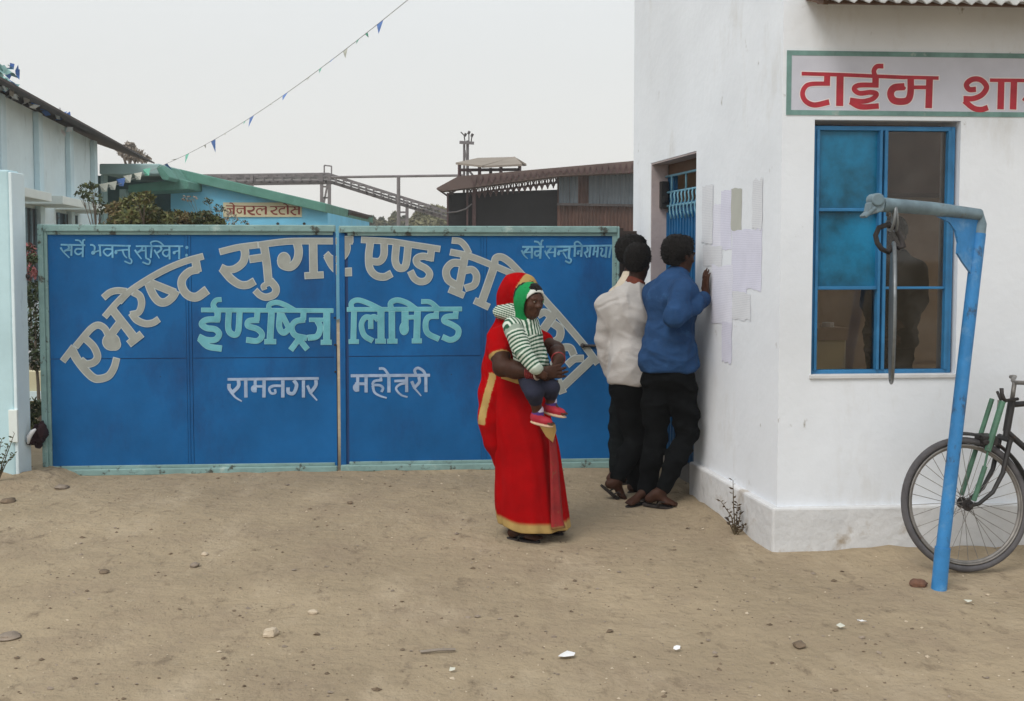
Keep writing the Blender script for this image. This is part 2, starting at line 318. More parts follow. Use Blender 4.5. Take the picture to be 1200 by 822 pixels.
# ================================================================= GATEHOUSE (white office block on the right)
CO = V((1.445, 5.52, 0)); dL = V((-0.188, 1, 0)).normalized(); dR = V((math.cos(math.radians(4)), math.sin(math.radians(4)), 0))
nLo = V((-dL.y, dL.x, 0)); nLo = nLo if nLo.x < 0 else -nLo          # outward normals
nRo = V((dR.y, -dR.x, 0))
UZ = V((0, 0, 1)); H_B = 4.85
def wallmesh(b, p0, d, nout, length, z0, z1, th, opens, mi_out=0, mi_in=1):
    us = sorted(set([0, length] + [o[0] for o in opens] + [o[1] for o in opens]))
    zs = sorted(set([z0, z1] + [o[2] for o in opens] + [o[3] for o in opens]))
    def filled(i, j):
        if i < 0 or j < 0 or i >= len(us)-1 or j >= len(zs)-1: return False
        u, z = (us[i]+us[i+1])/2, (zs[j]+zs[j+1])/2
        return not any(o[0] < u < o[1] and o[2] < z < o[3] for o in opens)
    def pt(u, z, k): return p0 + d*u + UZ*z - nout*(th*k)
    flip = d.cross(UZ).dot(nout) < 0
    def q(a, bb, c, e): b.quad(*((e, c, bb, a) if flip else (a, bb, c, e)))
    for i in range(len(us)-1):
        for j in range(len(zs)-1):
            if not filled(i, j): continue
            u0, u1, a, c = us[i], us[i+1], zs[j], zs[j+1]
            b.mi = mi_out; q(pt(u0,a,0), pt(u1,a,0), pt(u1,c,0), pt(u0,c,0))
            b.mi = mi_in; q(pt(u1,a,1), pt(u0,a,1), pt(u0,c,1), pt(u1,c,1))
            b.mi = mi_out
            if not filled(i-1, j): q(pt(u0,a,1), pt(u0,a,0), pt(u0,c,0), pt(u0,c,1))
            if not filled(i+1, j): q(pt(u1,a,0), pt(u1,a,1), pt(u1,c,1), pt(u1,c,0))
            if not filled(i, j-1): q(pt(u0,a,1), pt(u1,a,1), pt(u1,a,0), pt(u0,a,0))
            if not filled(i, j+1): q(pt(u0,c,0), pt(u1,c,0), pt(u1,c,1), pt(u0,c,1))
house = thing('gatehouse', CO, 'white plastered gatehouse with a red lettered sign, blue window and side door', 'building')
LW = 2.64
DO = (1.245*1.0175, 2.167*1.0175, -0.1, 2.297); WI = (0.178, 0.988, 0.963, 2.34)
b = MB(); wallmesh(b, CO, dL, nLo, LW, -0.1, H_B, 0.165, [DO])
RW = 4.3
wallmesh(b, CO, dR, nRo, RW, -0.1, H_B-0.003, 0.22, [WI])
pR = CO + dR*RW; dRL = V((0, 1, 0)); wallmesh(b, pR, dRL, V((1,0,0)), 2.9, -0.1, H_B-0.006, 0.2, [(0.25, 2.65, 0.1, 2.8)])  # unseen opening added in this wall to brighten the room
pBk = CO + dL*LW; dBk = (pR + dRL*2.9) - pBk; pBk0 = pBk + dBk.normalized()*.03; lb = dBk.length; dBk.normalize(); nB = V((-dBk.y, dBk.x, 0))
wallmesh(b, pBk0, dBk, nB, lb-.03, -0.1, H_B-0.009, 0.2, [(lb-2.0, lb-.5, .9, 2.4)])  # second unseen opening, also added for daylight in the room
b.build('wall', [M['white'], M['room_brown']], house)
fp = [CO - nLo*.1 - nRo*.1, pR - nRo*.1 - V((.1,0,0)), pR + dRL*2.9 - V((.1,.1,0)), pBk - nLo*.1 - nB*.1]
def prism(b, pts, z0, z1):
    n = len(pts); vs = [V((p.x, p.y, z0)) for p in pts] + [V((p.x, p.y, z1)) for p in pts]
    area = sum(pts[i].x*pts[(i+1) % n].y - pts[(i+1) % n].x*pts[i].y for i in range(n))
    fs = [tuple(range(n-1, -1, -1)), tuple(range(n, 2*n))] + [(i, (i+1) % n, n+(i+1) % n, n+i) for i in range(n)]
    if area < 0: fs = [tuple(reversed(f)) for f in fs]
    b.add(vs, fs)
b = MB(); prism(b, fp, -0.05, 0.14); b.build('room_floor', M['room_floor'], house)
rp_ = [fp[0], CO + dR*1.30 - nRo*.1, CO + dR*1.05 + V((0, 2.75, 0)), fp[3]]  # roof and ceiling stop short, an unseen gap added to let daylight in
b = MB(); prism(b, rp_, 2.9, 3.02); b.build('ceiling', M['plinth'], house)
b = MB(); prism(b, rp_, H_B-0.3, H_B-0.12); b.build('roof', M['plinth'], house)
# plinth
po = 0.04
def isect(p, d, q, e):
    t = ((q.x-p.x)*e.y - (q.y-p.y)*e.x) / (d.x*e.y - d.y*e.x); return p + d*t
Q = isect(CO + nLo*po, dL, CO + nRo*po, dR)
b = MB()
prism(b, [Q, Q + dR*4.3, Q + dR*4.3 - nRo*(po+.06), CO - nRo*.06 - nLo*.06, CO + dL*(DO[0]-0.02) - nLo*.06, CO + dL*(DO[0]-0.02) + nLo*po], -0.1, 0.245)
prism(b, [CO + dL*(DO[1]+.02) + nLo*po, CO + dL*(LW) + nLo*po, CO + dL*LW - nLo*.06, CO + dL*(DO[1]+.02) - nLo*.06], -0.1, 0.245)
b.build('plinth', M['plinth'], house, bevel=0.012)
# side door
b = MB(); a0, a1 = DO[0]+.002, DO[1]-.002; dep = 0.13
def LP(u, z, k): return CO + dL*u + UZ*z - nLo*k
b.obox(LP(a0, .05, dep), dL*(a1-a0), -nLo*.03, UZ*1.91)
nr = 16
for i in range(nr):
    u = a0 + .03 + (a1-a0-.06)*i/(nr-1)
    b.obox(LP(u-.012, .07, dep), dL*.024, nLo*.014, UZ*1.86)
b.obox(LP(a0, 1.965, dep), dL*(a1-a0), -nLo*.03, UZ*.03)
b.obox(LP(a1-.14, 1.995, dep), dL*.14, -nLo*.03, UZ*.20)
door = b.build('door', M['door_blue'], house)
b = MB()
for z in (1.975, 2.075, 2.195): b.tube([LP(a0, z, dep-.02), LP(a1-.02, z, dep-.02)], .009, 6)
for i in range(11):
    u = a0+.05+(a1-a0-.2)*i/10
    b.tube([LP(u, 1.88, dep-.02), LP(u+.006, 1.92, dep-.03), LP(u+.014, 1.96, dep-.03), LP(u-.012, 2.01, dep-.025), LP(u-.008, 2.05, dep-.03), LP(u, 2.075, dep-.02)], .007, 5)
for u in (a1-.15, a1-.45): b.tube([LP(u, 2.075, dep-.02), LP(u, 2.195, dep-.02)], .008, 6)
b.build('grille', M['door_bar'], door, smooth=True)
b = MB(); b.obox(LP(a0, 2.205, dep+.005), dL*(a1-a0), -nLo*.02, UZ*.088)
b.build('door_head', M['soffit'], house)
b = MB(); b.obox(LP(a1-.003, .02, .002), dL*(-.01), -nLo*.125, UZ*2.27); b.obox(LP(a0, 2.284, .002), dL*(a1-a0-.015), -nLo*.125, UZ*.01)
b.mi = 0; b.build('door_jamb', M['jamb'], house)
b = MB(); b.obox(LP(a1-.014, 1.96, .06), dL*(-.045), -nLo*.06, UZ*.20); b.obox(LP(a1-.059, 2.0, .07), dL*(-.012), -nLo*.035, UZ*.05)
b.build('switch_box', M['black'], house, bevel=.004)
# window
def RP(u, z, k): return CO + dR*u + UZ*z - nRo*k
def rbox(b, u0, u1, z0, z1, k0, k1): b.obox(RP(u0, z0, k0), dR*(u1-u0), -nRo*(k1-k0), UZ*(z1-z0))
b = MB(); u0, u1, z0, z1 = WI; e = .002; k0, k1 = .032, .08; fw = .024
zt = z1-.028
rbox(b, u0+e, u0+fw, z0+e, zt, k0, k1); rbox(b, u1-fw-.012, u1-.012, z0+e, zt, k0, k1)
rbox(b, u0+fw, u1-fw-.012, z0+e, z0+fw, k0+.002, k1-.002); rbox(b, u0+fw, u1-fw-.012, zt-fw, zt, k0+.002, k1-.002)
um = u0 + .39; rbox(b, um-.018, um-.002, z0+fw, zt-fw, k0-.012, k1); rbox(b, um+.012, um+.03, z0+fw, zt-fw, k0-.008, k1)
rbox(b, um-.002, um+.012, z0+fw, zt-fw, k0+.02, k1-.01)
rbox(b, u0+fw, u0+fw+.016, z0+fw, zt-fw, k0-.010, k1-.02); rbox(b, u1-fw-.03, u1-fw-.012, z0+fw, zt-fw, k0-.008, k1-.02)
zb1, zb2 = 1.435, 1.86
for z in (zb1, zb2): rbox(b, u0+fw+.016, um-.018, z-.009, z+.009, k0-.004, k1-.02)
rbox(b, um+.03, u1-fw-.03, zb1-.007, zb1+.007, k0, k1-.02)
window = b.build('window', M['win_blue'], house, bevel=.003)
def pane(n, a, c, z_0, z_1, m, k=.058):
    bb = MB(); rbox(bb, a, c, z_0, z_1, k, k+.004); return bb.build(n, m, window)
pl, pr = u0+fw+.010, um-.014
tag(pane('pane', pl, pr, zb2+.006, zt-fw+.004, M['pane_blue']), 'blue painted upper pane')
tag(pane('pane', pl, pr, zb1+.006, zb2-.006, M['pane_blue']), 'blue painted middle pane')
tag(pane('pane', pl, pr, z0+fw-.004, zb1-.006, M['glass']), 'clear lower left pane')
tag(pane('pane', um+.026, u1-fw-.026, zb1+.005, zt-fw+.004, M['glass']), 'tall clear dusty pane')
tag(pane('pane', um+.026, u1-fw-.026, z0+fw-.004, zb1-.005, M['glass']), 'clear lower right pane')
b = MB(); rbox(b, u0-.01, u1+.015, z0-.02, z0+.003, -.012, .07); b.build('window_sill', M['plinth'], house, bevel=.004)
# pieces in the room seen through the glass: a cream cabinet with a shelf above it
cab = thing('cabinet', RP(.72, .14, 1.35), 'cream cabinet with a bright tray standing inside the gatehouse behind the lower left pane', 'cabinet')
b = MB(); rbox(b, .58, .86, .14, 1.05, 1.2, 1.6); b.build('cabinet_body', M['cream_board'], cab, bevel=.01)
b = MB(); rbox(b, .56, .87, 1.05, 1.13, 1.18, 1.62); b.build('cabinet_top', M['room_brown'], cab)
b = MB(); b.tube([RP(.66, 1.13, 1.35), RP(.66, 1.27, 1.35)], .03, 10); b.build('jar', M['litter'], cab, smooth='auto')
b = MB(); b.tube([RP(.78, 1.13, 1.32), RP(.78, 1.16, 1.32)], .04, 10); b.build('jar', M['litter'], cab, smooth='auto')
# painted sign
b = MB(); sz0, sz1 = 2.385, 2.69
rbox(b, .045, 2.25, sz0, sz1, -.003, 0.01); sign = b.build('painted_sign', M['sign_white'], house)
b = MB()
bw = .026
rbox(b, .02, .02+bw, sz0-.022, sz1+.014, -.0045, .01); rbox(b, .02+bw, 2.27, sz1-.012, sz1+.014, -.0045, .01); rbox(b, .02+bw, 2.27, sz0-.022, sz0+.004, -.0045, .01); rbox(b, 2.27, 2.27+bw, sz0-.022, sz1+.014, -.0045, .01)
b.build('sign_border', M['sign_green'], sign)
# corrugated awning
b = MB(); n = 220; x0, x1 = .10, RW+.1; zf, zw, pj = 2.885, 3.02, .36
top = []; bot = []
for i in range(n+1):
    u = x0 + (x1-x0)*i/n; wv = .013*math.sin(2*math.pi*(u-x0)/.076)
    for arr, dz in ((top, .003), (bot, -.003)):
        arr.append((RP(u, zf+wv+dz, -pj), RP(u, zw+wv+dz, -.01)))
vs = []; fs = []
for i in range(n+1): vs += [top[i][0], top[i][1], bot[i][1], bot[i][0]]
for i in range(n):
    a = i*4; c = a+4
    fs += [(a, c, c+1, a+1), (a+3, a+2, c+2, c+3), (a, a+3, c+3, c)]
b.add(vs, fs); b.build('awning', M['sheet'], house, smooth='auto')
b = MB()
for u in (.13, 1.5, 2.9, 4.2): b.bar(RP(u, 2.90, -.26), RP(u, 2.985, -.002), .025, .03)
b.bar(RP(.12, 2.925, -.18), RP(4.3, 2.925, -.18), .03, .03); b.bar(RP(.12, 2.98, -.03), RP(4.3, 2.98, -.03), .035, .035)
b.build('awning_frame', M['soffit'], house)

# paper notices pasted by the door
def paper_mat(name, col, lines=True):
    m = mat(name, col, 0.85, 0.06, 6, spec=0.1); t = m.node_tree; N = t.nodes; K = t.links.new; bs = N['Principled BSDF']
    src = bs.inputs['Base Color'].links[0].from_socket
    c = N.new('ShaderNodeTexCoord'); s = N.new('ShaderNodeSeparateXYZ'); K(c.outputs['Object'], s.inputs[0])
    mm = N.new('ShaderNodeMath'); mm.operation = 'MULTIPLY'; mm.inputs[1].default_value = 95.0; K(s.outputs['Z'], mm.inputs[0])
    fr = N.new('ShaderNodeMath'); fr.operation = 'FRACT'; K(mm.outputs[0], fr.inputs[0])
    gt = N.new('ShaderNodeMath'); gt.operation = 'GREATER_THAN'; gt.inputs[1].default_value = 0.62; K(fr.outputs[0], gt.inputs[0])
    nz = N.new('ShaderNodeTexNoise'); nz.inputs['Scale'].default_value = 70; K(c.outputs['Object'], nz.inputs['Vector'])
    m2 = N.new('ShaderNodeMath'); m2.operation = 'MULTIPLY'; K(gt.outputs[0], m2.inputs[0]); K(nz.outputs['Fac'], m2.inputs[1])
    m3 = N.new('ShaderNodeMath'); m3.operation = 'MULTIPLY'; m3.inputs[1].default_value = 0.5 if lines else 0; K(m2.outputs[0], m3.inputs[0])
    mx = N.new('ShaderNodeMixRGB'); mx.inputs[2].default_value = (col[0]*.55, col[1]*.55, col[2]*.62, 1); K(m3.outputs[0], mx.inputs[0]); K(src, mx.inputs[1]); K(mx.outputs[0], bs.inputs['Base Color'])
    return m
M['paper'] = paper_mat('lilac_white_paper', (0.70, 0.705, 0.83)); M['paper_white'] = paper_mat('white_paper', (0.76, 0.77, 0.87)); M['paper_grey'] = paper_mat('old_grey_paper', (0.46, 0.47, 0.43), False); M['paper_old'] = paper_mat('faded_paper', (0.70, 0.72, 0.76))
papers = [  # px x0,y0,x1,y1 on the side wall, material, label
 (834, 240, 845, 290, 'paper_white', 'bright white narrow notice at the upper left of the pasted notices'),
 (845, 222, 857, 292, 'paper', 'tall lilac notice just left of the grey scrap on the gatehouse side wall'),
 (857, 222, 869, 270, 'paper_grey', 'grey bare scrap of old paper at the top of the notices'),
 (858, 270, 875, 345, 'paper', 'lilac printed notice directly below the grey scrap'),
 (875, 268, 892, 340, 'paper', 'lilac printed notice at the right edge of the pasted group'),
 (824, 288, 846, 313, 'paper_old', 'small faded notice just above the raised hand'),
 (834, 311, 858, 380, 'paper_white', 'white notice beside the hand of the man in blue'),
 (858, 343, 879, 375, 'paper_old', 'short faded notice in the middle of the lower pasted row'),
 (846, 378, 857, 425, 'paper', 'narrow lilac notice hanging lowest on the gatehouse side wall'),
 (882, 211, 893, 268, 'paper_old', 'pale worn strip of paper at the upper right of the notices'),
 (823, 217, 835, 285, 'paper_old', 'worn stained strip of paper nearest the door opening'),
]
for i, (x0, y0, x1, y1, m, lab) in enumerate(papers):
    off = .0010 + .00025*i
    def q(x, y): return on_plane(x, y, CO + nLo*off, nLo)
    p0, p1 = q(x0, y0), q(x1, y1)
    ua, ub = (p0-CO).dot(dL), (p1-CO).dot(dL)
    za, zb = q((x0+x1)/2, y0).z, q((x0+x1)/2, y1).z
    bb = MB(); nn = 6
    g = [[LP(ua+(ub-ua)*a/nn + .016*mnoise.noise(V((a*1.3, c*1.9, i*5.1)))*(1 if a in (0, nn) else .2), za+(zb-za)*c/nn + .022*mnoise.noise(V((a*1.7, c*1.3, i*7.7)))*(1 if c in (0, nn) else .2), -off-.0004*max(0, mnoise.noise(V((a, c, i*3.3))))) for a in range(nn+1)] for c in range(nn+1)]
    vs = [p for r in g for p in r]; bb.add(vs, [(c*(nn+1)+a, (c+1)*(nn+1)+a, (c+1)*(nn+1)+a+1, c*(nn+1)+a+1) for c in range(nn) for a in range(nn)])
    o = bb.build('paper_notice', M[m]); rebase(o, LP((ua+ub)/2, zb, -off)); tag(o, lab, 'notice', 'paper notices pasted on the gatehouse wall')

# ================================================================= GATE
GA = V((P(48, 300, 7.42).x, 7.42, 0)); GB = V((P(725, 300, 7.70).x, 7.70, 0)); dG = (GB-GA).normalized(); nG = V((dG.y, -dG.x, 0))
def gpt(px, py, off=0.0): return on_plane(px, py, GA + nG*off, nG)
def ga(px, py=400): return (gpt(px, py)-GA).dot(dG)
def gw(a, z, off): return GA + dG*a + UZ*z + nG*off
def gate_leaf(pxl, pxr, ptop, pbot, seam_px, seam_py, label, hinge_left):
    a0, a1 = ga(pxl), ga(pxr); zt = gpt((pxl+pxr)/2, ptop).z; zb = gpt((pxl+pxr)/2, pbot).z
    root = thing('gate_leaf', gw((a0+a1)/2, 0, 0), label, 'gate', 'leaves of the blue factory gate')
    bb = MB()
    t = .052
    def gb(x0, x1, z_0, z_1, o0, o1): bb.obox(gw(x0, z_0, o0), dG*(x1-x0), nG*(o1-o0), UZ*(z_1-z_0))
    (gb(a0, a0+t*.8, zb, zt, -.02, .03) if hinge_left else None); (gb(a1-t*.35, a1, zb, zt-.002, -.02, .028) if not hinge_left else None)
    xa_, xb_ = (a0+t*.8, a1) if hinge_left else (a0, a1-t*.35); gb(xa_, xb_, zt-t, zt-.001, -.02, .030); gb(xa_, xb_, zb+.001, zb+t, -.02, .028)
    fr = bb.build('frame', M['gate_frame'], root, bevel=.008)
    bb = MB(); gb(*((a1-t*.35, a1) if hinge_left else (a0, a0+t*.8)), zb+.004, zt-t-.002, -.02, .006); bb.build('meeting_stile', M['gate_blue'], root, bevel=.004)
    bb = MB()
    (gb(a0+t*.8, a0+t*.8+.022, zb+t, zt-t, -.01, .014) if hinge_left else None); gb(a0+t*.8+.022, a1-t*.35, zt-t-.022, zt-t, -.01, .013); gb(a0+t*.8+.022, a1-t*.35, zb+t, zb+t+.022, -.01, .013)
    if not hinge_left: gb(a1-t*.35-.035, a1-t*.35, zb+t+.022, zt-t-.022, -.01, .012)
    bb.build('inner_edge', M['gate_frame'], fr, bevel=.003)
    bb = MB(); gb(a0+.02, a1-.01, zb+.02, zt-.02, -.018, -.006); bb.build('backing', M['gate_dark'], root)
    sa = ga(seam_px); sz = gpt(seam_px, seam_py).z; g = .003
    xl, xr, zl, zh = a0+t*.8+.022, a1-t*.35-(0 if hinge_left else .035), zb+t+.022, zt-t-.022
    for (x0, x1) in ((xl, sa-.022), (sa+.022, xr)):
        for (p, q) in ((zl, sz-g), (sz+g, zh)):
            bb = MB(); nx, nz = 14, 8
            vs = []
            for j in range(nz+1):
                for i in range(nx+1):
                    x = x0+(x1-x0)*i/nx; z = p+(q-p)*j/nz; ed = 0 if i in (0, nx) or j in (0, nz) else 1
                    vs.append(gw(x, z, -.001 - ed*.006*abs(mnoise.noise(V((x*1.9, z*1.9, 3))))))
            bb.add(vs, [(j*(nx+1)+i, j*(nx+1)+i+1, (j+1)*(nx+1)+i+1, (j+1)*(nx+1)+i) for j in range(nz) for i in range(nx)])
            # folded rim so that each sheet has an edge
            rim = [gw(x0,p,-.001), gw(x1,p,-.001), gw(x1,q,-.001), gw(x0,q,-.001)]; back = [v - nG*.006 for v in rim]
            bb.add(rim+back, [(i, 4+i, 4+(i+1) % 4, (i+1) % 4) for i in range(4)])
            bb.build('panel', M['gate_blue'], root, smooth='auto')
    bb = MB(); gb(sa-.019, sa-.004, zl, zh, -.006, .0015); gb(sa+.004, sa+.019, zl, zh, -.006, .0015); gb(sa-.004, sa+.004, zl, zh, -.006, -.003)
    bb.build('seam_strip', M['gate_blue'], root)
    return root, a0, a1, zb, zt
gateL, gl0, gl1, gzb, gzt = gate_leaf(48, 394.3, 263.5, 556, 222, 420, 'left blue steel gate leaf lettered in beige and turquoise, beside the pale boundary wall', True)
gateR, gr0, gr1, _, _ = gate_leaf(398.3, 725, 265, 550.5, 567, 417, 'right blue steel gate leaf behind the woman and nearest the white gatehouse', False)
def gbox(bb, x0, x1, z_0, z_1, o0, o1): bb.obox(gw(x0, z_0, o0), dG*(x1-x0), nG*(o1-o0), UZ*(z_1-z_0))
for z in (1.15, .95, .75):
    bb = MB(); bb.ball(gw(gl1-.01, z, .010), .008, 8, 5); bb.build('rivet', M['rust_dark'], gateL)
bb = MB(); gbox(bb, gl1-.012, gl1+.004, gzb+.05, .95, -.01, .004); bb.build('rusty_edge', M['rust_dark'], gateL)
bb = MB(); za = gpt(684, 405).z; xa = ga(684); bb.tube([gw(xa-.01, za, .012), gw(xa+.22, za-.005, .012)], .010, 8); bb.tube([gw(xa+.2, za, .0), gw(xa+.2, za-.005, .05), gw(xa+.2, za-.06, .05)], .008, 6)
bb.ball(gw(xa-.01, za, .016), .018, 10, 6); bb.build('latch_bolt', M['iron'], gateR, smooth='auto')
# hinge post standing in the gap at the left
hp = thing('hinge_post', (P(29.5, 400, 7.33).x, 7.33, 0), 'slim blue grey pipe post with a hook in the gap beside the left gate leaf', 'post')
hx = P(29.5, 400, 7.33).x
bb = MB(); bb.tube([(hx, 7.33, 0), (hx, 7.33, 1.47)], .017, 10); bb.build('pipe', M['pole_grey'], hp, smooth='auto')
bb = MB(); bb.tube([(hx-.08, 7.28, 1.46), (hx-.02, 7.31, 1.455), (hx, 7.33, 1.48), (hx+.04, 7.33, 1.45)], .014, 8); bb.build('hook', M['iron'], hp, smooth=True)

rp = thing('sheet_barrier', gw((GB-GA).length+.2, 0, -.2), 'dark rusty sheet barrier closing the narrow gap between the right gate leaf and the gatehouse', 'barrier')
b = MB(); L0 = (GB-GA).length
for i in range(12): b.obox(gw(L0-.1+i*.06, 0, -.32+.01*(i % 2)), dG*.06, nG*.012, UZ*1.80)
b.build('sheet', M['rust_dark'], rp)
b = MB(); gbox(b, L0+.02, L0+.07, 0, 1.82, -.26, -.20); b.build('gate_post', M['rust_dark'], rp)

b = MB(); q0 = pBk + dBk*1.35 - nB*.75 + UZ*2.07; b.obox(q0, dBk*2.2, nB*.72, UZ*.06); b.obox(q0 + dBk*.05 + UZ*.06 + nB*.05, dBk*2.1, nB*.6, UZ*.72); b.build('pane_shade_slab', M['soffit'], house)  # added dark slabs that stand in for shade behind the upper right pane
# ================================================================= HAND PAINTED LETTERING
def crom(pts, n=8):
    if len(pts) < 3: return [V((p[0], p[1])) for p in pts]
    q = [V((p[0], p[1])) for p in pts]; q = [q[0]*2-q[1]] + q + [q[-1]*2-q[-2]]; o = []
    for i in range(1, len(q)-2):
        for k in range(n):
            t = k/n; a, b_, c, d = q[i-1], q[i], q[i+1], q[i+2]
            o.append(0.5*((2*b_) + (c-a)*t + (2*a-5*b_+4*c-d)*t*t + (3*b_-a-3*c+d)*t*t*t))
    o.append(q[-2]); return o
def stroke_poly(pts, wd, grow=0.0, taper=None):
    c = crom(pts); m = len(c); L_, R_ = [], []
    d0 = (c[1]-c[0]).normalized(); d1 = (c[-1]-c[-2]).normalized()
    c[0] = c[0]-d0*grow; c[-1] = c[-1]+d1*grow
    for i in range(m):
        d = c[min(i+1, m-1)]-c[max(i-1, 0)]
        if d.length < 1e-6: d = V((1, 0))
        d.normalize(); nrm = V((-d.y, d.x)); t = i/(m-1)
        w_ = wd if taper is None else wd*(taper[0]+(taper[1]-taper[0])*t)
        h = w_/2+grow
        L_.append(c[i]+nrm*h); R_.append(c[i]-nrm*h)
    return L_, R_
def letter_mesh(groups, mapper, base, grow=0.0, xclip=None):
    """groups: (ox, oy, scale, [strokes]); stroke = (width, [(x,y)..]) or ('o', x, y, rx, ry, rot)"""
    b = MB(); k = 0
    for ox, oy, sc, strokes in groups:
        for s in strokes:
            off = base + 0.000012*k; k += 1
            if s[0] == 'o':
                _, x, y, rx, ry, rot = s; g = grow*sc; vs = []
                for i in range(20):
                    a = 2*math.pi*i/20; ex, ey = (rx+g)*math.cos(a), (ry+g)*math.sin(a)
                    vs.append((ox+(x+ex*math.cos(rot)-ey*math.sin(rot))/sc, oy+(y+ex*math.sin(rot)+ey*math.cos(rot))/sc))
                polys = [vs]
            else:
                L_, R_ = stroke_poly(s[1], s[0], grow*sc, s[2] if len(s) > 2 else None)
                polys = [[(ox+p.x/sc, oy+p.y/sc) for p in (L_[i], L_[i+1], R_[i+1], R_[i])] for i in range(len(L_)-1)]
            for pl_ in polys:
                if xclip:
                    lo, hi = xclip; pl_ = clipx(pl_, lo, hi)
                    if len(pl_) < 3: continue
                b.add([mapper(x, y, off) for x, y in pl_], [tuple(range(len(pl_)))])
    return b
def clipx(poly, lo, hi):
    for sgn, lim in ((1, lo), (-1, hi)):
        o = []
        for i in range(len(poly)):
            p, q = poly[i], poly[(i+1) % len(poly)]; ip, iq = sgn*(p[0]-lim) >= 0, sgn*(q[0]-lim) >= 0
            if ip: o.append(p)
            if ip != iq:
                t = (lim-p[0])/(q[0]-p[0]); o.append((lim, p[1]+t*(q[1]-p[1])))
        poly = o
        if len(poly) < 3: return []
    return poly
Z1 = (60, 330, 6.325, [
 (38, [(88,588),(165,487)]), (40, [(182,482),(260,388),(305,342),(350,324),(395,348),(425,400)]),
 (48, [(150,500),(190,575),(250,655),(310,712),(360,722),(425,700),(465,640),(484,572)], (1.15,.85)),
 (44, [(255,425),(315,485),(343,555),(318,598),(262,612),(222,585)]),
 ('o', 445, 448, 62, 60, .5), ('o', 470, 468, 42, 40, 0), (50, [(435,405),(480,345),(515,300)]),
 (50, [(450,205),(520,295),(590,385),(612,415)], (1,1.15)), (46, [(578,462),(668,392)]),
 (36, [(398,260),(480,165),(560,85)]), (38, [(390,118),(435,82),(490,68),(555,74)])])
Z2 = (110, 285, 7.15, [
 (42, [(215,490),(300,405),(450,305),(600,222),(760,155),(912,112)]),
 (52, [(335,412),(385,445),(400,510),(375,580),(312,598)], (1,.8)), (50, [(318,590),(360,645),(430,675),(495,668),(540,640)], (1.0,.85)),
 (56, [(455,335),(495,430),(545,490),(600,495),(655,455),(688,402)]), (54, [(470,332),(570,372),(676,414)]),
 (58, [(850,140),(868,238)]), (64, [(872,222),(800,240),(742,300),(740,370),(785,435),(860,452),(945,396)], (.8,1))])
Z3 = (250, 265, 8.0, [
 (48, [(65,242),(230,202),(412,178)]), (48, [(428,178),(620,152),(800,142),(1300,142)]),
 (66, [(285,195),(298,265),(275,345),(205,400),(130,410),(78,388)], (1,.75)), (64, [(85,400),(160,490),(245,548),(320,552),(382,520)], (1,.9)),
 (58, [(345,312),(480,292)]), (64, [(475,180),(500,350),(518,535)]),
 (54, [(535,515),(585,580),(572,640),(500,668),(440,650),(395,608)], (1.1,.9)), (36, [(520,535),(470,562),(478,592)]),
 (64, [(785,160),(800,240),(782,325),(725,382),(650,365),(635,320)]), ('o', 662, 318, 56, 66, .0),
 (64, [(935,150),(940,450)]), (50, [(862,467),(1027,458)])])
Z4 = (370, 265, 8.0, [
 (48, [(205,128),(346,124)]), (60, [(268,140),(292,200),(270,268),(212,312),(140,302),(100,262)], (1,.8)), (66, [(105,285),(160,378),(230,430),(332,430)], (.8,1)),
 (46, [(432,130),(700,146),(900,176),(1160,216)]),
 (56, [(512,150),(497,280),(507,395),(560,462),(640,478),(706,448)]), (54, [(642,165),(638,275),(598,332),(525,332)]),
 (56, [(757,165),(745,320),(775,390),(830,388),(852,325),(866,190)]),
 (54, [(1085,215),(1072,322)]), (52, [(1088,300),(1000,284),(945,310),(958,358),(1035,402),(1068,452),(1040,508),(980,522),(925,492),(890,428)])])
Z5 = (500, 265, 6.85, [
 (40, [(208,116),(268,124),(310,164),(338,218)]), (42, [(194,210),(340,242),(520,312),(722,398)]), (52, [(305,250),(278,400),(250,535)]), (42, [(184,510),(296,556)]),
 (50, [(272,298),(205,300),(158,355),(172,430),(245,478)]), (46, [(300,360),(365,352),(400,400),(382,472),(312,500)]),
 (46, [(545,330),(552,262),(600,250),(660,286),(720,345),(772,400)]), (54, [(540,330),(490,475),(440,615)]), (44, [(388,600),(496,650)]),
 ('o', 605, 560, 36, 78, .12), (46, [(600,480),(700,520)]), (52, [(735,400),(640,700)])])
Z6 = (600, 330, 5.875, [
 (38, [(150,40),(240,145),(330,245),(490,432),(588,562)]), (50, [(305,205),(255,275),(205,345)]), (40, [(180,232),(225,212),(262,245),(245,300)]), (44, [(285,290),(332,330),(322,395),(262,428)]),
 (48, [(560,525),(450,630),(352,722)]), (44, [(318,682),(350,766)]), (42, [(308,492),(345,458),(400,458),(425,505)]), (40, [(490,530),(430,535),(382,572)]), (36, [(330,500),(285,570),(320,645)])])
big = [Z1, Z2, Z3, Z4, Z5, Z6]
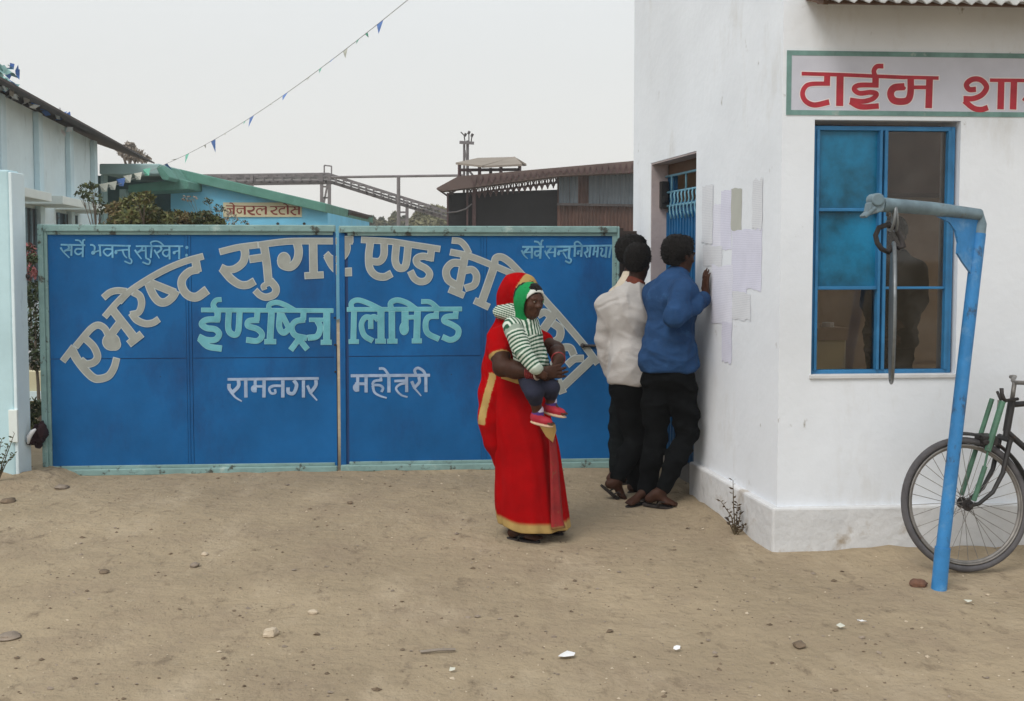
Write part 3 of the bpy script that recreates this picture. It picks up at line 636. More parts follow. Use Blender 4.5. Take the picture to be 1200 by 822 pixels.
T7 = (220, 340, 5.872, [
 (26, [(95,138),(1000,143)]), (34, [(200,150),(176,105),(195,72),(230,66)], (1,.8)), (38, [(208,150),(204,206)]),
 (36, [(218,203),(130,206),(96,235),(130,262),(190,272),(216,305),(190,342),(130,344),(78,322)]), (38, [(82,335),(140,388),(232,404)]),
 (36, [(283,150),(280,270),(315,308),(347,285),(357,150)]),
 (34, [(480,150),(476,208)]), (34, [(488,208),(422,214),(416,248),(480,270),(512,310),(480,350),(405,344)]),
 (30, [(560,145),(562,102),(610,86),(670,104),(730,138)]), (40, [(577,150),(566,350)]), (30, [(530,356),(606,356)]),
 (36, [(635,160),(630,255),(660,295),(702,262)]), (32, [(648,168),(700,270)]), (34, [(797,150),(795,205)]), (34, [(803,205),(742,218),(716,260),(740,312),(818,332)]),
 (34, [(772,330),(710,412)]), (34, [(758,328),(822,408)]), (24, [(838,206),(960,206)]), (36, [(888,205),(912,260),(890,318),(828,330)]), (42, [(957,150),(956,355)]), (30, [(918,361),(988,361)])])
T8 = (380, 340, 5.872, [
 (26, [(158,135),(945,131)]), (30, [(193,145),(187,92),(232,70),(310,95),(385,132)]), (34, [(205,150),(200,350)]), (26, [(170,356),(236,356)]),
 (30, [(368,205),(345,184),(322,200),(320,266)]), (32, [(328,192),(282,190),(256,240),(275,312),(332,350)]), (42, [(390,140),(391,350)]), (28, [(354,353),(422,353)]),
 (32, [(465,145),(457,92),(502,70),(570,90),(630,132)]), (38, [(465,150),(466,350)]), (28, [(436,353),(501,353)]),
 (42, [(556,150),(556,265)]), ('o', 550, 265, 30, 44, 0), (26, [(560,190),(642,186)]), (40, [(642,150),(636,345)]), (28, [(605,351),(669,351)]),
 (28, [(670,80),(730,85),(788,132)]), (30, [(772,150),(770,184)]), (34, [(785,180),(720,186),(697,232),(712,298),(788,338)]),
 (32, [(906,150),(902,186)]), (34, [(918,180),(842,186),(826,214),(880,240),(922,272),(915,320),(870,344),(815,324)])])
T9 = (250, 425, 8.571, [
 (27, [(143,170),(1060,160)]), (36, [(252,175),(252,238),(192,302)]), (36, [(158,215),(160,262),(195,302)]), (20, [(172,290),(222,350),(287,391)], (1.3,.7)),
 (34, [(325,180),(328,352)]), (30, [(420,180),(420,300)]), ('o', 407, 265, 30, 36, 0), (24, [(400,240),(505,240)]), (34, [(510,180),(508,352)]),
 (24, [(600,238),(562,262),(580,308),(622,305),(618,268)]), (26, [(560,255),(605,235),(695,235)]), (34, [(698,180),(698,352)]),
 (36, [(808,180),(836,230),(806,308),(755,302),(750,250)]), (32, [(905,180),(905,352)]), (34, [(1030,178),(1028,232),(975,304)]), (28, [(945,230),(972,296)]), (18, [(968,298),(1042,382)], (1.3,.8))])
T10 = (400, 420, 10.0, [
 (36, [(110,206),(1040,200)]), (36, [(192,220),(192,390)]), ('o', 172, 348, 36, 48, -.2), (34, [(160,300),(292,300)]), (38, [(290,220),(290,402)]),
 (30, [(460,225),(468,258)]), (30, [(480,256),(390,268),(372,310),(450,318),(488,350),(470,396)]), (26, [(368,320),(388,398),(450,440),(532,466)], (1.3,.7)),
 (38, [(557,220),(558,402)]), (30, [(440,122),(500,126),(552,192)]), (36, [(765,220),(766,398)]), (30, [(622,268),(762,262)]), (26, [(765,290),(685,308),(642,360),(700,430),(776,456)], (1.2,.8)),
 (36, [(908,220),(914,280),(860,342)]), (36, [(824,270),(852,334)]), (20, [(846,338),(936,442)], (1.3,.7)), (32, [(878,205),(860,142),(900,115),(960,150),(990,205)]), (36, [(990,210),(992,398)])])
TC = (64, 276, 13.333, [
 (27, [(95,146),(480,155)]), (30, [(212,150),(222,205),(150,250)]), (25, [(92,190),(140,262),(232,352)], (1.2,.7)), (24, [(165,238),(262,230)]), (30, [(264,160),(262,318)]),
 (30, [(442,160),(438,342)]), (26, [(432,214),(342,214),(320,262),(370,300),(434,262)]), (24, [(320,74),(388,85),(436,142)]), (24, [(444,150),(444,84),(478,66)]),
 (27, [(555,150),(592,152),(626,178),(622,240)]), ('o', 603, 272, 34, 30, -.4), (24, [(600,268),(708,236)]), (30, [(706,160),(716,328)]), (26, [(680,154),(1190,165)]),
 (30, [(902,165),(906,352)]), (26, [(894,215),(802,215),(766,260),(830,320),(898,268)]), ('o', 958, 268, 24, 28, 0), (24, [(945,242),(1060,230)]), (24, [(1060,230),(1160,224)]), (23, [(1062,238),(1090,312),(1132,356)], (1.2,.8)),
 (28, [(1162,165),(1166,342)]), (24, [(1160,346),(1202,390),(1186,440),(1090,404)])])
TD = (150, 276, 13.333, [
 (26, [(122,170),(862,170)]), (32, [(228,186),(205,230),(150,268)]), (24, [(106,226),(150,292),(212,372)], (1.2,.7)), (22, [(180,242),(275,236)]), (28, [(276,180),(281,350)]), (26, [(276,352),(342,392),(320,450),(225,418)]),
 (22, [(372,172),(358,112),(430,90),(500,110),(562,168)]), (28, [(372,170),(356,352)]), (30, [(506,176),(520,222),(440,284)]), (26, [(410,226),(450,292)]), (20, [(446,284),(492,362)], (1.2,.7)),
 (30, [(646,180),(650,378)]), (26, [(640,224),(562,240),(546,290),(600,330),(646,288)]), ('o', 722, 274, 24, 23, 0), (22, [(702,264),(796,240)]), (31, [(802,180),(800,372)]), ('o', 920, 190, 25, 25, 0), ('o', 914, 312, 22, 25, 0)])
TE = (604, 276, 20.0, [
 (46, [(160,272),(672,270)]), (54, [(308,290),(180,430)]), (40, [(146,350),(200,462),(292,552)], (1.1,.6)), (36, [(230,400),(390,396)]), (52, [(386,290),(386,542)]),
 (52, [(592,290),(580,548)]), (44, [(575,370),(472,380),(455,448),(510,482),(580,430)]), (42, [(438,142),(530,160),(592,236)]), (40, [(602,240),(612,142),(654,110)]),
 (46, [(720,266),(1400,265)]), (52, [(838,290),(722,440)]), (38, [(690,360),(732,452),(802,548)], (1.1,.6)), (34, [(770,402),(930,398)]), (52, [(934,290),(920,512)]),
 ('o', 1012, 428, 38, 46, 0), (40, [(1000,376),(1200,354)]), (36, [(1118,400),(1205,545)], (1.1,.7))])
TF = (660, 276, 17.143, [
 (38, [(0,232),(172,224)]), (44, [(130,230),(110,450)]), (34, [(0,292),(124,284)]), (36, [(98,446),(158,490),(130,552),(38,512)]),
 (36, [(190,218),(1010,205)]), (33, [(236,226),(234,152),(300,130),(392,216)]), (42, [(238,230),(228,432)]), ('o', 295, 362, 28, 28, 0), (30, [(280,322),(372,310)]), (42, [(378,230),(360,432)]),
 (40, [(482,235),(490,312),(420,364)]), (30, [(430,352),(482,452)], (1.1,.7)), (40, [(548,230),(525,442)]), (38, [(632,230),(604,404)]), (30, [(600,334),(692,320)]), (42, [(702,230),(680,442)]),
 (36, [(748,258),(790,284),(758,380),(800,420),(858,366)]), (42, [(872,230),(850,452)]), (42, [(962,225),(920,452)])])
def words(groups, cuts):
    """split stroke groups into words at the photograph columns in cuts"""
    out_ = [[] for _ in range(len(cuts)+1)]
    for ox, oy, sc, st in groups:
        parts = [[] for _ in out_]
        for s in st:
            x = ox+(s[1] if s[0] == 'o' else s[1][0][0])/sc; parts[sum(x > c for c in cuts)].append(s)
        for o_, p_ in zip(out_, parts):
            if p_: o_.append((ox, oy, sc, p_))
    return out_
Z4a, Z4b = (*Z4[:3], Z4[3][:3]), (*Z4[:3], Z4[3][3:])
LX, RX = (0, 394.6), (398.0, 800)
WORDS = [('arched_lettering', 1.0, 'let_grey', 'let_edge', [[Z1, Z2], [Z3, Z4a], [Z4b], [Z5, Z6]]),
         ('middle_lettering', .5, 'let_turq', 'let_turq_edge', [[T7], [T8]]),
         ('place_lettering', 0, 'let_white', None, [[T9], [T10]]),
         ('motto_lettering', 0, 'let_sky', None, words([TC], [103]) + [[TD]] + words([TE, TF], [638, 670.5]))]
for leaf, clip in ((gateL, LX), (gateR, RX)):
    for nm, g, m_in, m_out, ws in WORDS:
        for grp in ws:
            bb = letter_mesh(grp, gpt, .0032 if m_out else .0020, 0, clip)
            if not bb.f: continue
            o = bb.build(nm, M[m_in], leaf)
            if m_out: letter_mesh(grp, gpt, .0018, g, clip).build('outline', M[m_out], o)
def spt(px, py, off=0.0): return on_plane(px, py, CO + nRo*off, nRo)
S1 = (920, 60, 8.571, [
 (38, [(166,227),(540,238),(880,252),(1210,266)]), (62, [(424,240),(420,325)]), (56, [(452,328),(260,332),(195,370),(176,440),(212,508),(300,542),(444,512)], (.75,1)),
 (72, [(553,250),(548,552)]), (48, [(910,262),(892,202),(922,156),(988,152)]), (66, [(910,250),(908,345)]),
 (50, [(940,344),(745,344),(694,382),(748,424),(860,415),(918,432),(880,480),(780,506),(652,492)]), (56, [(654,508),(760,560),(942,552)]),
 (66, [(1262,270),(1260,420),(1232,492),(1160,508),(1088,492),(1060,430),(1095,370),(1200,358)], (1,1.1))])
S2 = (1060, 60, 8.571, [
 (36, [(0,264),(343,272)]), (38, [(50,365),(235,365)]), (68, [(252,275),(242,574)]), ('o', 0, 372, 14, 16, 0),
 (54, [(718,385),(650,386),(622,335),(680,286),(765,290),(824,360),(780,438),(690,478),(592,478)]), (56, [(600,500),(690,572),(770,588),(838,568)]),
 (36, [(858,293),(1260,297)]), (66, [(972,300),(964,586)]), (66, [(1100,300),(1090,588)]), (50, [(1195,470),(1235,500)])])
for grp in words([S1, S2], [1105]):
    letter_mesh(grp, spt, .0052).build('lettering', M['let_red'], sign)
    letter_mesh(grp, spt, .0042, 1.2).build('lettering_outline', M['let_pale'], sign)
# ================================================================= LEFT: boundary wall, mill building, store
def X_on(px, y): return (px-CX)/FPX*y          # close enough for upright things seen near the horizon
bw_ = thing('boundary_wall', (-5, 7.22, 0), 'pale cyan plastered wall end with a paler edge, at the left beside the gate', 'wall')
b = MB(); b.box(-8.5, 7.15, -.1, -3.50, 7.31, 2.205); b.build('wall', M['wall_cyan'], bw_, bevel=.012)
b = MB(); b.box(-3.4995, 7.147, -.1, -3.475, 7.34, 2.19); b.build('pale_edge', M['pale_cyan'], bw_, bevel=.006)  # paler strip over the side face of the wall end
b = MB(); b.box(-3.53, 7.125, .30, -3.468, 7.15, .53); b.build('hinge_plate', M['lime'], bw_, bevel=.004)
# mill building: long wall going away on the left
mdir = V((-0.188, 1, 0)); mn = V((1, 0.188, 0)).normalized()
def MP(y, z, k=0.0): return V((-6-0.188*(y-7.3), y, z)) + mn*k
mill = thing('mill_building', MP(15, 0), 'pale cyan mill building with wall ribs and a dark roof edge at the far left', 'building')
b = MB(); md = mdir.normalized(); Lm = (MP(21.6, 0)-MP(9.5, 0)).length
b.obox(MP(9.5, -.1, -.3), md*Lm, mn*.3, UZ*4.05); b.obox(MP(9.5, -.1, -8), md*Lm, mn*.3, UZ*4.05); b.obox(MP(21.3, -.1, -7.7), md*.3, mn*7.4, UZ*4.05)
b.obox(MP(9.5, -.1, -7.7), md*.3, mn*7.4, UZ*4.05); b.build('wall', M['pale_cyan'], mill)
for y in (11.0, 12.9, 14.75, 16.75, 18.85, 20.9):
    b = MB(); b.obox(MP(y, 0, .002), md*.26, mn*.09, UZ*3.93); b.build('wall_rib', M['pale_band'], mill, bevel=.01)
def roof_pts(y, k, z): return MP(y, z, k)
b = MB()
ya, yb = 9.2, 25.5
for k0_, z0_, k1_, z1_ in ((.55, 3.86, -4.2, 5.5), (-4.2, 5.5, -8.9, 3.86)):
    p = [MP(ya, z0_, k0_), MP(yb, z0_, k0_), MP(yb, z1_, k1_), MP(ya, z1_, k1_)]; q = [v + UZ*.035 for v in p]
    b.add(p+q, [(0,1,2,3), (7,6,5,4), (0,4,5,1), (1,5,6,2), (2,6,7,3), (3,7,4,0)])
b.build('roof', M['roof_dark'], mill)
for ya_, yb_ in ((13.7, 15.3), (15.95, 17.4), (18.0, 19.9)):
    b = MB(); b.obox(MP(ya_, 2.40, .002), md*(yb_-ya_), mn*.62, UZ*.13); sl = b.build('sunshade', M['lime'], mill, bevel=.01)
    b = MB(); b.obox(MP(ya_+.1, .9, .002), md*(yb_-ya_-.5), mn*.02, UZ*1.45); wn = b.build('window', M['black'], mill)
    b = MB()
    for t_ in (0, .33, .66, 1): b.obox(MP(ya_+.1+(yb_-ya_-.55)*t_, .9, .022), md*.05, mn*.03, UZ*1.45)
    b.obox(MP(ya_+.1, 1.6, .024), md*(yb_-ya_-.5), mn*.03, UZ*.06); b.build('frame', M['pole_grey'], wn)
    b = MB(); b.obox(MP(ya_+.0, .0, .002), md*(yb_-ya_), mn*.16, UZ*.88); b.build('sill_wall', M['pale_cyan'], mill)
# scraps of bunting blown on to the mill roof edge
tb = thing('torn_bunting', MP(14.6, 3.9, .5), 'torn blue, green and white plastic scraps caught on the dark roof edge', 'bunting')
for m_, pts in (('flag_blue', [(14, 84), (19, 86), (9, 99), (60, 131), (75, 138), (40, 118)]), ('flag_teal', [(6, 90), (3, 98), (12, 94), (1, 80), (4, 84), (8, 82), (2, 90), (-4, 92), (-2, 84), (10, 103), (-8, 86)]), ('litter', [(2, 104), (14, 103), (18, 109), (24, 115), (10, 108), (78, 154), (38, 123), (67, 134)])):
    b = MB()
    for (px, py) in pts:
        yy = 14.4 + max(0, px)*.05; c = P(px, py, yy)
        for _ in range(3):
            a = c + V((random.uniform(-.08, .08), random.uniform(-.1, .1), random.uniform(-.07, .07))); u = V((random.uniform(-1, 1), random.uniform(-1, 1), random.uniform(-1, 1))).normalized()*.085; v = u.cross(V((random.uniform(-1, 1), random.uniform(-1, 1), random.uniform(-1, 1)))).normalized()*.06
            b = MB(); b.quad(a-u, a-v*.8, a+u, a+v); b.build('scrap', M[m_], tb)
# -------- store building behind the gate
def prism_px(b, pts, y, depth):
    """upright prism whose front outline is given by photograph pixels at distance y"""
    f = [P(px, py, y) for px, py in pts]; k = [p + V((0, depth, 0)) for p in f]; n = len(f)
    area = sum(f[i].x*f[(i+1) % n].z - f[(i+1) % n].x*f[i].z for i in range(n))
    fs = [tuple(range(n)), tuple(range(2*n-1, n-1, -1))] + [(i, n+i, n+(i+1) % n, (i+1) % n) for i in range(n)]
    if area < 0: fs = [tuple(reversed(q)) for q in fs]
    b.add(f+k, fs)
YS = 24.0
store = thing('store_building', P(290, 250, YS)*1.0, 'sky blue store with a green roof edge and cream name board behind the left leaf', 'building'); store.location.z = 0
gy = HOR + CAMH*FPX/YS + 6
b = MB(); prism_px(b, [(200, gy), (200, 202), (384, 245), (384, gy)], YS, 7.0); b.build('wall', M['store_blue'], store)
b = MB(); prism_px(b, [(187, 195), (192, 194), (382, 238.5), (382, 249.5), (222, 213), (190, 206)], YS-.25, 8.0); b.build('roof', M['store_green'], store, bevel=.02)
b = MB(); prism_px(b, [(116, 192), (187, 192), (187, 204.5), (116, 204.5)], YS-1.6, 9.0); b.build('porch_roof', M['store_slab'], store, bevel=.03)
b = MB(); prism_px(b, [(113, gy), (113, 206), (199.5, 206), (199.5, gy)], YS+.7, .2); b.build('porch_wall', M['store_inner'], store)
b = MB(); prism_px(b, [(150, 217), (212, 210), (221, 213), (221, 222), (150, 226)], YS-1.0, 1.0); b.build('porch_beam', M['store_green'], store, bevel=.02)
b = MB(); prism_px(b, [(183, 197), (187, 193), (199, 208), (197, 212), (190, 211)], YS-1.65, 1.4); b.build('porch_end', M['store_green'], store, bevel=.02)
b = MB(); prism_px(b, [(118, gy), (118, 205), (122, 205), (122, gy)], YS-1.4, .2); prism_px(b, [(140, gy), (140, 222), (147, 222), (147, gy)], YS-.9, .2); b.build('porch_post', M['store_slab'], store)
b = MB(); prism_px(b, [(261.5, 237.5), (353.5, 237.5), (353.5, 254.5), (261.5, 254.5)], YS-.03, .028); nb_ = b.build('name_board', M['board_cream'], store)
b = MB()
for px in (290, 325.5, 356.5): b.tube([P(px, 262.5, YS-.03), P(px, 262.5, YS+.05)], .035, 8)
b.build('drain_hole', M['black'], store)
JG = (258, 234, 22.22, [
 (24, [(150,165),(1200,184)]), (26, [(168,235),(345,240)]), (34, [(238,238),(276,300),(250,350),(186,372)]), (52, [(356,150),(350,388)]), (30, [(243,94),(310,102),(372,172)]),
 (24, [(430,242),(640,235)]), (30, [(452,240),(440,302),(490,352),(546,332),(550,284)]), (52, [(636,180),(641,392)]), (44, [(856,185),(882,240),(820,296),(706,294)]), (42, [(716,298),(800,372),(904,390)]),
 (32, [(1082,302),(1088,258),(1040,238),(970,260),(950,320),(990,380),(1062,390)]), (26, [(1080,256),(1190,240)]), (52, [(1190,185),(1187,392)])])
JH = (306, 234, 22.22, [
 (24, [(228,185),(1012,196)]), (36, [(368,190),(402,240),(330,292),(242,300)]), (38, [(252,300),(330,372),(424,386)]), (34, [(610,190),(606,234)]), (34, [(618,236),(512,246),(470,300),(512,370),(624,382)]),
 (50, [(690,150),(696,388)]), (30, [(578,114),(640,122),(702,182)]), (36, [(858,200),(882,246),(768,312)]), (38, [(768,314),(850,386),(914,396)]), (26, [(860,266),(984,250)]), (50, [(990,200),(986,392)]), (36, [(988,205),(966,142),(1014,130)])])
for grp in words([JG, JH], [315]): letter_mesh(grp, lambda x, y, o_: P(x, y, YS-.034-o_*2), .001).build('lettering', M['let_maroon'], nb_)
lt = thing('lean_to_shed', P(395, 250, 27), 'small dark lean-to with a drooping roof, against the right side of the blue store', 'shed'); lt.location.z = 0
b = MB(); prism_px(b, [(381, 240), (412, 246.5), (412, 249), (384, 245)], 27, 4); prism_px(b, [(384, 245), (411, 249), (394, 268), (384, 268)], 27.02, 3.5); b.build('roof', M['roof_dark'], lt)
b = MB()
for k in range(7): b.bar(P(411-k*2.6, 249+k*2.9, 26.95), P(408-k*2.6, 251+k*2.9, 26.95), .03, .05)
b.build('rafter_end', M['steel_dark'], lt)
b = MB(); prism_px(b, [(384, 262), (394, 262), (394, gy), (384, gy)], 27.05, 3.0); b.build('wall', M['shed_dark'], lt)

# ================================================================= conveyor, pipe, poles
YC = 60.0
conv = thing('conveyor', P(385, 290, YC), 'long raised steel conveyor that runs level and then slopes down to the dark shed', 'conveyor'); conv.location.z = 0
path = [(190, 206.5), (385, 204.0), (526, 248.5)]
def off_path(dy): return [P(x, y+dy, YC) for x, y in path]
b = MB()
for dy, t_ in ((0, .12), (8.5, .16)):
    for dz in (0, 1.4):
        pts = [p + V((0, dz, 0)) for p in off_path(dy)]
        for i in (0, 1): b.bar(pts[i], pts[i+1], .16, t_*1.1)
gf_ = b; b = MB()
pts = off_path(4.5)
for i in (0, 1):
    for dz in (0.1, 1.2):
        b.bar(pts[i]+V((0, dz, 0)), pts[i+1]+V((0, dz, 0)), .1, .10)
b.build('belt', M['steel_pale'], conv)
b = gf_
for i, n in ((0, 18), (1, 16)):
    for k in range(n):
        t_ = k/n; x = path[i][0]+(path[i+1][0]-path[i][0])*t_; y = path[i][1]+(path[i+1][1]-path[i][1])*t_
        b.bar(P(x, y-1.2, YC-.1), P(x, y+9, YC-.1), .09, .09, (0, 1, 0))
        b.bar(P(x, y+1.2, YC-.12), P(x+4.5, y+(0 if i == 0 else 1.4)+1.2, YC-.12), .08, .14)
b.build('gallery_frame', M['steel'], conv)
b = MB()
lp = [P(x, y, YC-.3) for x, y in ((215, 214.5), (240, 215), (388, 213.5), (526, 256.5))]
for i in range(3): b.bar(lp[i], lp[i+1], .10, .12)
for k in range(16): 
    x = 240+k*9.5; b.bar(P(x, 214.5, YC-.3), P(x, 212.5, YC-.3), .1, .1, (0, 1, 0))
for k in range(14):
    x = 392+k*9.5; y = 213.5+(x-388)*.3116; b.bar(P(x, y+1.6, YC-.3), P(x, y-2, YC-.3), .1, .1, (0, 1, 0))
b.build('walkway_rail', M['steel_dark'], conv)
for legs, ties in ((((377, 205), (386, 205)), (219, 232, 246)), (((295, 206),), ()), (((467.5, 232), (477, 236)), (249, 258))):
    b = MB()
    for x, yt in legs: b.bar(P(x, yt, YC-.2), P(x, 330, YC-.2), .17, .17, (0, 1, 0))
    for y in ties: b.bar(P(legs[0][0], y, YC-.2), P(legs[1][0], y, YC-.2), .1, .1)
    if len(ties) == 3: b.bar(P(378, 246, YC-.2), P(386, 205, YC-.2), .1, .1)
    b.build('trestle', M['steel'], conv)
b = MB(); fr_ = [P(380, 205, YC), P(380, 194, YC), P(388.5, 195, YC), P(388.5, 205, YC)]
for i in range(3): b.bar(fr_[i], fr_[i+1], .07, .07, (0, 1, 0))
b.build('top_frame', M['steel'], conv)
pipe = thing('overhead_pipe', P(467, 300, 57), 'thin horizontal pipe carried across the sky on a tall grey post before the conveyor', 'pipe'); pipe.location.z = 0
b = MB(); b.tube([P(388, 208, 57), P(440, 207.2, 57), P(545, 205.8, 57)], .07, 8); b.build('pipe_run', M['steel'], pipe, smooth='auto')
b = MB(); b.tube([P(467, 207, 57), P(467, 330, 57)], .10, 8); b.build('post', M['steel'], pipe, smooth='auto')
up = thing('utility_pole', P(546, 300, 44), 'tall electric pole with a crossarm and insulators rising above the shed roof', 'pole'); up.location.z = 0
b = MB(); b.tube([P(544, 167, 44), P(543, 330, 44)], .05, 8); b.tube([P(548, 165, 44), P(547.5, 330, 44)], .06, 8); b.build('twin_post', M['steel'], up, smooth='auto')
b = MB(); b.bar(P(538.5, 167, 43.8), P(555.5, 168, 43.8), .1, .12); b.bar(P(545, 176, 43.8), P(548, 200, 43.8), .05, .05, (0, 1, 0)); b.bar(P(548, 198, 43.8), P(555, 207, 43.8), .09, .09); b.build('crossarm', M['steel'], up)
b = MB()
for x0, y0, x1, y1 in ((545, 167, 544, 160), (549.5, 167, 549.5, 154), (552, 167, 553, 160), (545, 160, 540, 155)): b.tube([P(x0, y0, 43.8), P(x1, y1, 43.8)], .028, 6)
for x, y in ((545.5, 158), (549.7, 155.5), (553.5, 158.5)): b.tube([P(x-1, y+2, 43.8), P(x+.6, y-1.5, 43.8)], .055, 8)
b.build('insulator', M['steel_dark'], up, smooth='auto')

# ================================================================= dark mill shed behind the right leaf
YD = 35.0
shed = thing('mill_shed', P(640, 300, YD), 'large dark shed with rusty and grey sheets and a brown roof behind the right leaf', 'shed'); shed.location.z = 0
gy2 = HOR + CAMH*FPX/YD + 5
b = MB(); prism_px(b, [(511, 221.5), (537, 207), (770, 186.5), (770, 201), (655, 206.5), (552, 220), (519, 224)], YD-.7, .8); 
for xa_, ya_, xb_, yb_ in ((512, 222, 537, 208.5), (537, 208.5, 770, 188)):
    q_ = [P(xa_, ya_, YD+.09), P(xb_, yb_, YD+.09), P(xb_, yb_, 47), P(xa_, ya_, 47)]; b.add(q_+[p+UZ*.05 for p in q_], [(3,2,1,0), (4,5,6,7), (0,1,5,4), (1,2,6,5), (2,3,7,6), (3,0,4,7)])
b.build('roof', M['shed_roof'], shed)
b = MB(); prism_px(b, [(525, gy2), (525, 226.5), (653.5, 222.5), (653.5, gy2)], YD+.3, .3); b.build('dark_wall', M['shed_dark'], shed)
# corrugated rusty cladding on the right
def corrug(b, px0, py0, px1, py1, y, pitch=.12, amp=.025):
    p0, p1 = P(px0, py0, y), P(px1, py1, y); n = max(4, int((p1.x-p0.x)/pitch*4)); vs = []
    for i in range(n+1):
        x = p0.x+(p1.x-p0.x)*i/n; o_ = amp*math.sin(2*math.pi*i/4)
        vs += [V((x, y+o_, p1.z)), V((x, y+o_, p0.z))]
    b.add(vs, [(i*2, i*2+2, i*2+3, i*2+1) for i in range(n)])
b = MB(); corrug(b, 653, 203, 790, gy2, YD); b.build('rusty_cladding', M['shed_rust'], shed)
for x0, y0, x1, y1 in ((655, 207.5, 667, 238.5), (667.6, 207, 677.5, 238.5), (690, 200.5, 702, 239.5), (702.5, 200, 727, 240.5), (727.5, 200, 760, 241)):
    b = MB(); corrug(b, x0, y0, x1, y1, YD-.08-.012*(x0 % 3)); b.build('grey_sheet', M['shed_grey'], shed)
b = MB(); b.bar(P(653, 239.5, YD-.14), P(770, 241.5, YD-.14), .06, .08); b.build('cladding_rail', M['steel_dark'], shed)
b = MB()
for x0, x1 in ((553.5, 557.5), (546.5, 548.5)): prism_px(b, [(x0, gy2), (x0, 219), (x1, 219), (x1, gy2)], YD-.1, .2)
prism_px(b, [(523.6, gy2), (523.6, 226), (525.4, 226), (525.4, gy2)], YD-.1, .2)
b.build('column', M['truss'], shed)
n = 16
def ty(x): return 220-(x-550)*.1333 if x > 550 else 220+(550-x)*.1
for yy in (YD+.12, YD+3.2):
    s_ = .75 if yy > YD+1 else 1; b = MB()
    for k in range(n):
        x0 = 548+k*6.7; x1 = x0+6.7
        b.bar(P(x0, ty(x0)-2, yy), P(x1, ty(x1)+13*s_, yy), .035, .035); b.bar(P(x0, ty(x0)+13*s_, yy), P(x1, ty(x1)-1, yy), .035, .035)
        b.bar(P(x0, ty(x0)-2, yy), P(x0, ty(x0)+14, yy), .045, .045, (0, 1, 0))
    b.bar(P(548, ty(548)+7, yy), P(655, ty(655)+8, yy), .06, .06)
    for xa_, ya_, xb_, yb_ in ((524, 222, 550, 219), (513, 222, 524, 229.5), (518, 222.5, 526, 222.5), (524, 223, 531, 228), (524, 229, 540, 220)): b.bar(P(xa_, ya_, yy), P(xb_, yb_, yy), .05, .06)
    b.build('roof_truss', M['truss'], shed)
b = MB(); wr = [P(524, 249.5, YD-.15), P(535, 248.5, YD-.15), P(546, 245, YD-.15), P(553, 239, YD-.15)]; b.tube(wr, .025, 5); b.build('cable', M['steel'], shed)
b = MB()
for k in range(30):
    x = 552+k*7; yb_ = 201+(655-min(x, 655))*.134+max(0, 655-x)*0; yt_ = 207-(x-537)*.0865
    b.bar(P(x, yt_+2, YD-.73), P(x+3.4, yb_+3, YD-.73), .035, .03); b.bar(P(x+3.4, yb_+3, YD-.73), P(x+6.8, yt_+2, YD-.73), .035, .03)
b.build('fascia_lattice', M['truss'], shed)
rt = thing('rooftop_canopy', P(575, 200, 42), 'small tan roofed canopy on posts standing above the brown shed roof', 'canopy'); rt.location.z = 0
b = MB()
def slab4(b, pts, t_=.08):
    q = [p + UZ*t_ for p in pts]; b.add(pts+q, [(3,2,1,0), (4,5,6,7), (0,1,5,4), (1,2,6,5), (2,3,7,6), (3,0,4,7)])
ra, rb = P(560, 187.2, 44.5), P(603, 185.8, 44.5)
slab4(b, [P(534, 193, 42.0), P(565, 196.5, 41.5), P(603, 186.2, 44.5), P(560, 187.4, 44.5)])
slab4(b, [P(565, 197, 41.6), P(612, 194.8, 41.8), P(603.5, 186, 44.5), P(602.5, 186, 44.5)])
slab4(b, [P(603, 186, 44.5), P(617, 194.5, 44), P(613, 195, 47), P(602, 190, 47)])
b.build('roof', M['tan_roof'], rt)
b = MB()
for x, yt_, y in ((538.5, 193, 42.4), (562, 196, 42), (575, 197, 44), (587, 196, 42), (609, 195, 42.2)): b.tube([P(x, yt_, y), P(x, 215, y)], .08, 6); b.build('post', M['truss'], rt); b = MB()
b.bar(P(538, 199.5, 42.3), P(610, 199, 42.3), .08, .12); b.build('beam', M['truss'], rt)
YR = 0

